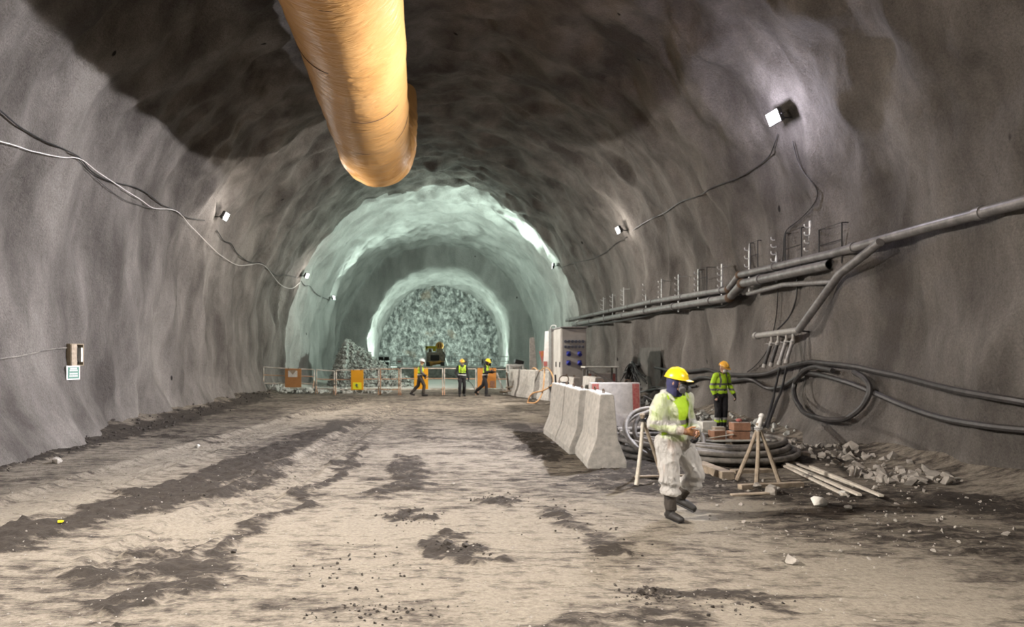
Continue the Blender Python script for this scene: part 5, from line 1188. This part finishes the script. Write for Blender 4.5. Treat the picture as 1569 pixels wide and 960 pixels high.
def person(label, loc, rz, J, o):
    root = empty('person', loc, rz, label, 'person', o.get('group')); V = Vector; vx = o.get('vox', 0.012)
    lean = V(o.get('lean', (0, 0, 0)))
    def T(x, y, z): return V((x, y, z)) + lean * max(0.0, z - 0.95)
    sh = {s: T(s * 0.185, 0.01, 1.43) for s in (-1, 1)}
    Hc = T(0, -0.02, 1.635) + V(o.get('head_shift', (0, 0, 0)))
    Rh = Euler((o.get('nod', 0), 0, o.get('turn', 0)), 'XYZ').to_matrix()
    if True: Rh = Matrix.Rotation(o.get('turn', 0), 3, 'Z') @ Matrix.Rotation(o.get('nod', 0), 3, 'X')
    def H(x, y, z): return Hc + Rh @ V((x, y, z))
    he = Rh.to_euler()
    legs = {s: J['leg%+d' % s] for s in (-1, 1)}; arms = {s: J['arm%+d' % s] for s in (-1, 1)}
    legs = {s: [V(p) for p in l] for s, l in legs.items()}; arms = {s: [V(p) for p in l] for s, l in arms.items()}     # hip knee ankle toe / elbow wrist hand-dir thumb-dir
    # body: one continuous surface
    b = MB()
    b.ell(T(0, 0, 0.94), (0.155, 0.105, 0.13)); b.ell(T(0, 0, 1.10), (0.140, 0.095, 0.15)); b.ell(T(0, 0, 1.29), (0.165, 0.11, 0.18))
    limb(b, [sh[-1], sh[1]], [0.062, 0.062]); limb(b, [T(0, 0.01, 1.42), Hc - V((0, -0.01, 0.07))], [0.062, 0.055])
    b.ell(Hc, (0.076, 0.095, 0.115), rot=he); b.ell(H(0, -0.030, -0.062), (0.056, 0.058, 0.052), rot=he)
    limb(b, [H(0, -0.088, 0.012), H(0, -0.112, -0.026)], [0.010, 0.016], seg=9, n=2)
    limb(b, [H(-0.045, -0.080, 0.024), H(0.045, -0.080, 0.024)], [0.013, 0.013], seg=9, n=2)
    limb(b, [H(-0.022, -0.086, -0.062), H(0.022, -0.086, -0.062)], [0.009, 0.009], seg=9, n=2)
    for s in (-1, 1): b.ell(H(s * 0.078, 0.008, -0.01), (0.013, 0.026, 0.034), 10, 8, rot=he)
    for s in (-1, 1):
        hp, kn, an, to = legs[s]
        limb(b, [hp, kn, an], [0.088, 0.060, 0.042]); limb(b, [an + V((0, 0, -0.03)), an.lerp(to, 0.5) + V((0, 0, -0.01)), to], [0.040, 0.042, 0.032])
        el, wr, hd, td = arms[s]
        limb(b, [sh[s], el, wr], [0.052, 0.043, 0.031]); hand(b, wr, hd, td, 1.0, o.get('curl', 0.6))
    blob('body', b, vx, M['skin'], root, 3)
    # trousers
    b = MB(); kq = o.get('slim', 1.0); b.ell(T(0, 0, 0.93), (0.180 * kq, 0.130 * kq, 0.14)); b.ell(T(0, 0, 1.02), (0.170 * kq, 0.120 * kq, 0.11))
    for s in (-1, 1):
        hp, kn, an, to = legs[s]; e = kn.lerp(an, o.get('hem', 0.92)); w_t = o.get('slim', 1.0); limb(b, [hp, kn, e], [0.108 * w_t, 0.083 * w_t, 0.075 * w_t], r1=False)
    tm = [M[o.get('trousers', 'black_cloth')], M['reflex'], M['hivis']]; hb = o.get('trouser_band')
    wr_ = lambda k, f: (lambda co: k * (fbm(co[:, 0] * f, co[:, 1] * f, co[:, 2] * f * 0.6, 3) - 0.5))
    blob('trousers', b, max(vx, 0.009), tm, root, 3, (lambda c: 1 if hb and hb[0] < c.z < hb[1] else 2 if hb and hb[0] - 0.07 < c.z <= hb[0] else 0), wr_(0.045, 11))
    # boots
    for s in (-1, 1):
        hp, kn, an, to = legs[s]; b = MB(); d = (to - an); d.z = 0; d.normalize(); up = (kn - an).normalized()
        limb(b, [an + up * 0.20, an + V((0, 0, -0.01))], [0.066, 0.056], r0=False); limb(b, [an - d * 0.045 + V((0, 0, -0.035)), an.lerp(to, 0.55) + V((0, 0, -0.012)), to + d * 0.01], [0.046, 0.050, 0.042])
        bt = blob('boot', b, max(vx * 0.8, 0.007), M['boot'], root, 2)
        b = MB(); q = an - d * 0.05 + V((0, 0, -0.078)); e = to + d * 0.03 + V((0, 0, -0.040)); b.bar(q, e, 0.088, 0.022); b.build('sole', M['black'], bt, bevel=0.008)
    # upper clothing
    up = o['upper']
    def torso(b, g_):
        b.ell(T(0, 0, 1.00), (0.165 + g_, 0.115 + g_, 0.13)); b.ell(T(0, 0, 1.12), (0.152 + g_, 0.108 + g_, 0.16)); b.ell(T(0, 0, 1.29), (0.172 + g_, 0.118 + g_, 0.185)); limb(b, [sh[-1] + V((0.02, 0, 0)), sh[1] - V((0.02, 0, 0))], [0.066 + g_, 0.066 + g_])
    def sleeves(b, g_, fr=0.96):
        for s in (-1, 1):
            el, wr, hd, td = arms[s]; limb(b, [sh[s], el, el.lerp(wr, fr)], [0.062 + g_, 0.053 + g_, 0.042 + g_], r1=False)
    tape = o.get('tape', 'reflex')
    def bands(c):
        z = c.z; ax = abs(c.x)
        for z0 in o.get('bands', ()):
            if abs(z - z0) < 0.026: return 1
        if o.get('braces') and z > 1.12 and abs(ax - 0.095) < 0.022 and abs(c.y) > 0.04: return 1
        return 0
    if up == 'jacket':
        b = MB(); torso(b, 0.018); sleeves(b, 0.012, o.get('sleeve', 0.96)); blob('jacket', b, max(vx, 0.009), [M['hivis'], M[tape]], root, 3, bands, wr_(0.03, 10))
        b = MB(); limb(b, [T(0, 0.012, 1.46), T(0, 0.005, 1.53)], [0.085, 0.075], False, False); blob('collar', b, max(vx, 0.009), M['black_cloth'], root, 3)
    else:
        b = MB(); torso(b, 0.006); sleeves(b, 0.006); blob('shirt', b, max(vx, 0.009), M[o.get('shirt', 'black_cloth')], root, 3, None, wr_(0.02, 12))
        b = MB(); torso(b, 0.024); zb = o.get('vest_bottom', 1.02)
        vest = blob('vest', b, max(vx, 0.009), [M['hivis'], M[tape], M['black_cloth']], root, 3, (lambda c: 2 if (o.get('harness') and (abs(abs(c.x) - 0.075) < 0.018 or abs(c.x) < 0.012 or c.z < zb + 0.06)) else bands(c)), wr_(0.02, 10),
             lambda c: c.z < zb or (abs(c.x) > 0.175 and c.z > 1.2) or (c.z > 1.44 and abs(c.x) < 0.075) or (c.y < -0.03 and abs(c.x) < 0.05 - 0.35 * (1.46 - c.z) and c.z > 1.32))
        if o.get('belt'):
            b = MB(); pts = [T((0.178) * math.cos(a), 0.128 * math.sin(a), 1.035 + 0.01 * math.sin(2 * a)) for a in np.linspace(0, 2 * PI, 33)[:-1]]; b.tube(pts, 0.022, 8, closed=True); b.build('belt', M['white'], root, sm=True)
    if o.get('gloves'):
        for s in (-1, 1):
            if o['gloves'][0 if s < 0 else 1]:
                el, wr, hd, td = arms[s]; b = MB(); hand(b, wr, hd, td, 1.16, o.get('curl', 0.6)); limb(b, [wr.lerp(el, 0.22), wr + V(hd).normalized() * 0.04], [0.047, 0.036], r0=False)
                blob('glove', b, min(max(vx * 0.6, 0.006), 0.009), M[o['gloves'][0 if s < 0 else 1]], root, 2)
    # helmet
    hm = M[o['helmet']]; b = MB(); b.ell(H(0, 0.008, 0.045), (0.118, 0.142, 0.122), 28, 10, rot=he, zmin=0.0)
    hl = b.build('helmet', hm, root, sm=True)
    b = MB(); b.ell(H(0, -0.012, 0.046), (0.126, 0.172, 0.013), 28, 8, rot=he, zmin=-0.9); b.ell(H(0, -0.135, 0.043), (0.080, 0.062, 0.012), 20, 8, rot=he, zmin=-0.9); b2 = b.build('brim', hm, hl, sm=True)
    b = MB(); limb(b, [H(0, -0.110, 0.110), H(0, -0.055, 0.156), H(0, 0.01, 0.168), H(0, 0.075, 0.154), H(0, 0.120, 0.110)], [0.014, 0.018, 0.020, 0.018, 0.014], seg=10, n=3); b.build('ridge', hm, hl, sm=True)
    if o.get('helmet_band'):
        b = MB(); b.tube([H(0.120 * math.cos(a), 0.008 + 0.144 * math.sin(a), 0.060) for a in np.linspace(0, 2 * PI, 41)[:-1]], 0.006, 6, closed=True); b.build('helmet_band', M[o['helmet_band']], hl, sm=True)
    if o.get('hood'):      # cloth hood round head and neck
        b = MB(); b.ell(H(0, 0.020, -0.005), (0.092, 0.100, 0.125), rot=he); limb(b, [H(0, 0.02, -0.07), T(0, 0.0, 1.47)], [0.082, 0.095], r1=False); blob('balaclava', b, max(vx, 0.008), M[o['hood']], root, 3, cut=lambda c: (Rh.transposed() @ (c - Hc)).y < -0.055 and (Rh.transposed() @ (c - Hc)).z > -0.075 and abs((Rh.transposed() @ (c - Hc)).x) < 0.075)
    if o.get('mask') == 'respirator':
        b = MB(); b.ell(H(0, -0.088, -0.042), (0.066, 0.060, 0.070), 16, 12, rot=he); mk = b.build('respirator', M['black'], root, sm=True)
        for s in (-1, 1): b = MB(); c = H(s * 0.062, -0.105, -0.062); b.cyl(c, c + Rh @ V((s * 0.035, -0.025, -0.015)), 0.040, 16); b.build('filter_cap', M['mask'], mk, bevel=0.006)
        b = MB(); b.ell(H(0, -0.080, 0.018), (0.074, 0.030, 0.024), 16, 10, rot=he); b.build('goggles', M['mask'], root, sm=True)
    elif o.get('mask') == 'paper':
        b = MB(); b.ell(H(0, -0.080, -0.048), (0.062, 0.048, 0.056), 16, 12, rot=he); b.build('face_mask', M['white'], root, sm=True)
    return root, T, H, legs, arms, sh
def std_leg(hx, kn, an, toe): return [Vector((hx, 0, 0.92)), Vector(kn), Vector(an), Vector(toe)]

# the worker walking in the white coverall
lp = fl(1040, 799); 
J = {'leg-1': std_leg(-0.095, (-0.125, -0.05, 0.50), (-0.115, -0.06, 0.085), (-0.14, -0.235, 0.045)), 'leg+1': std_leg(0.10, (0.20, -0.13, 0.53), (0.27, 0.17, 0.19), (0.33, 0.03, 0.075)),
     'arm-1': [(-0.275, 0.03, 1.14), (-0.065, -0.235, 1.065), (0.85, -0.35, -0.10), (0.1, -0.4, 0.9)], 'arm+1': [(0.285, 0.03, 1.13), (0.125, -0.235, 1.05), (-0.45, -0.45, -0.75), (-0.3, -0.5, 0.8)]}
root, T, H, legs, arms, sh = person('person in thin white open coverall, yellow helmet and respirator, walking with hands clasped', g(lp.x + 0.02, lp.y + 0.20, 0.0), 0.42, J,
    dict(vox=0.0075, helmet='helmet_yellow', hood='navy', mask='respirator', turn=0.40, nod=0.18, slim=0.86, sleeve=0.72, upper='jacket', bands=(1.16,), tape='reflex_dark', trousers='brown_cloth', gloves=('glove_tan', 'black_cloth'), curl=0.9, head_shift=(0, -0.02, 0)))
b = MB(); V = Vector
b.ell(T(0, 0, 0.95), (0.200, 0.155, 0.16)); b.ell(T(0, 0, 1.12), (0.200, 0.152, 0.20)); b.ell(T(0, 0.005, 1.30), (0.215, 0.152, 0.21)); limb(b, [sh[-1] + V((0.01, 0, -0.01)), sh[1] + V((-0.01, 0, -0.01))], [0.098, 0.098])
for s in (-1, 1):
    el, wr, hd, td = arms[s]; limb(b, [sh[s], el, el.lerp(wr, 0.93)], [0.100, 0.092, 0.050], r1=False)
    hp, kn, an, to = legs[s]; e = kn.lerp(an, 0.42); limb(b, [hp, kn.lerp(hp, 0.4), kn, e], [0.142, 0.126, 0.116, 0.112], r1=False)
def wrk(co):
    f = 7.0; w = fbm(co[:, 0] * f, co[:, 1] * f, co[:, 2] * f * 0.55, 3) - 0.5; r = 1 - np.abs(2 * fbm(co[:, 0] * 5 + co[:, 2] * 3, co[:, 1] * 5, co[:, 2] * 4, 2) - 1)
    return np.maximum(0.075 * w + 0.055 * (r - 0.72), -0.022) + 0.022 * np.sin(co[:, 2] * 48 + 9 * co[:, 0]) * np.exp(-((co[:, 2] - 0.40) / 0.07) ** 2)
def opn(c):
    if c.z > 1.475 and abs(c.x) < 0.10: return True
    return c.y < -0.05 and c.z > 1.085 and abs(c.x - 0.02) < 0.045 + 0.24 * min(c.z - 1.085, 0.36)
cv = blob('coverall', b, 0.010, M['film'], root, 4, None, wrk, opn)
# collar roll of the coverall's hood, lying behind the neck
b = MB(); limb(b, [T(-0.10, -0.10, 1.43), T(-0.13, -0.01, 1.49), T(-0.07, 0.095, 1.50), T(0.07, 0.095, 1.50), T(0.13, -0.01, 1.49), T(0.135, -0.09, 1.42)], [0.018, 0.034, 0.050, 0.050, 0.034, 0.018], n=3); blob('folded_hood', b, 0.009, M['film'], root, 3, None, lambda co: 0.02 * (fbm(co[:, 0] * 14, co[:, 1] * 14, co[:, 2] * 14, 2) - 0.5))
for s in (-1, 1):
    hp, kn, an, to = legs[s]; e = kn.lerp(an, 0.43); d = (an - kn).normalized(); u = d.cross(V((1, 0, 0))).normalized(); w_ = d.cross(u)
    b = MB(); b.tube([e + (u * math.cos(a) + w_ * math.sin(a)) * (0.096 + 0.012 * math.sin(5 * a)) + d * 0.008 * math.sin(7 * a) for a in np.linspace(0, 2 * PI, 33)[:-1]], 0.016, 8, closed=True); b.build('gathered_cuff', M['film'], cv, sm=True)

# the worker by the wall
J = {'leg-1': std_leg(-0.09, (-0.10, -0.02, 0.50), (-0.10, 0.02, 0.085), (-0.13, -0.15, 0.045)), 'leg+1': std_leg(0.09, (0.09, -0.03, 0.50), (0.09, 0.03, 0.085), (0.12, -0.14, 0.045)),
     'arm-1': [(-0.245, 0.03, 1.15), (-0.20, -0.03, 0.93), (0.25, -0.15, -1), (0.5, -0.8, 0)], 'arm+1': [(0.27, 0.0, 1.17), (0.35, -0.09, 0.94), (0.25, -0.15, -1), (-0.4, -0.9, 0)]}
lp = Vector((7.45, 16.4, 0))
person('person in yellow-green reflective jacket and orange helmet standing by the right wall, looking down', g(lp.x, lp.y), 0.28, J,
    dict(vox=0.009, helmet='helmet_orange', helmet_band='reflex_dark', mask='paper', turn=0.15, nod=0.45, upper='jacket', bands=(1.06, 1.20), braces=True, tape='reflex_dark', trousers='black_cloth', trouser_band=(0.27, 0.33), gloves=('black_cloth', 'black_cloth'), curl=0.5, head_shift=(0.0, -0.03, -0.01), lean=(0.03, -0.05, 0)))

# three workers in front of the fence
GW = 'workers in front of the fence'
J = {'leg-1': std_leg(-0.09, (-0.09, -0.20, 0.52), (-0.09, -0.16, 0.09), (-0.10, -0.34, 0.05)), 'leg+1': std_leg(0.09, (0.08, 0.10, 0.50), (0.08, 0.42, 0.15), (0.09, 0.30, 0.05)),
     'arm-1': [(-0.25, -0.06, 1.16), (-0.20, -0.24, 1.02), (0.1, -0.7, -0.6), (0.4, -0.3, 0.6)], 'arm+1': [(0.25, 0.0, 1.16), (0.22, -0.18, 0.98), (0, -0.6, -0.8), (-0.4, -0.4, 0.5)]}
p = g((643.5 - CX) / F * 30.4, 30.4)
person('person in white helmet and yellow vest striding to the right, left one at the fence', p, PI / 2, J, dict(helmet='helmet_white', upper='vest', shirt='grey_cloth', belt=True, trousers='brown_cloth', vest_bottom=1.10, lean=(0, -0.12, 0), nod=0.25, gloves=('black_cloth', 'black_cloth'), group=GW))
J = {'leg-1': std_leg(-0.09, (-0.11, -0.05, 0.50), (-0.12, 0.02, 0.085), (-0.14, -0.15, 0.045)), 'leg+1': std_leg(0.09, (0.11, 0.03, 0.50), (0.12, 0.20, 0.12), (0.14, 0.05, 0.05)),
     'arm-1': [(-0.31, 0.04, 1.15), (-0.19, -0.02, 0.96), (0.4, -0.2, -0.9), (0.5, -0.8, 0)], 'arm+1': [(0.27, 0.02, 1.14), (0.31, -0.02, 0.88), (0.05, -0.1, -1), (-0.4, -0.9, 0)]}
p = g((708 - CX) / F * 30.1, 30.1)
person('person in orange helmet and yellow vest with black harness straps, middle one at the fence', p, 0.1, J, dict(helmet='helmet_orange', upper='vest', harness=True, belt=True, trousers='black_cloth', vest_bottom=1.08, gloves=('black_cloth', 'black_cloth'), hood='grey_cloth', nod=0.2, group=GW))
J = {'leg-1': std_leg(-0.09, (-0.09, -0.10, 0.50), (-0.09, -0.10, 0.085), (-0.10, -0.28, 0.045)), 'leg+1': std_leg(0.09, (0.09, 0.14, 0.52), (0.10, 0.50, 0.22), (0.12, 0.40, 0.08)),
     'arm-1': [(-0.25, -0.10, 1.17), (-0.16, -0.36, 1.20), (0.1, -0.9, 0.4), (0.3, -0.2, 0.9)], 'arm+1': [(0.26, -0.08, 1.16), (0.19, -0.34, 1.14), (0, -0.9, 0.35), (-0.4, -0.3, 0.8)]}
p = g((743 - CX) / F * 30.3, 30.3)
person('person in yellow helmet and vest with a raised hand, right one at the fence', p, 1.15, J, dict(helmet='helmet_yellow', upper='vest', harness=True, belt=True, trousers='black_cloth', vest_bottom=1.08, lean=(0, -0.18, 0), nod=0.35, gloves=('black_cloth', 'black_cloth'), hood='black_cloth', group=GW))
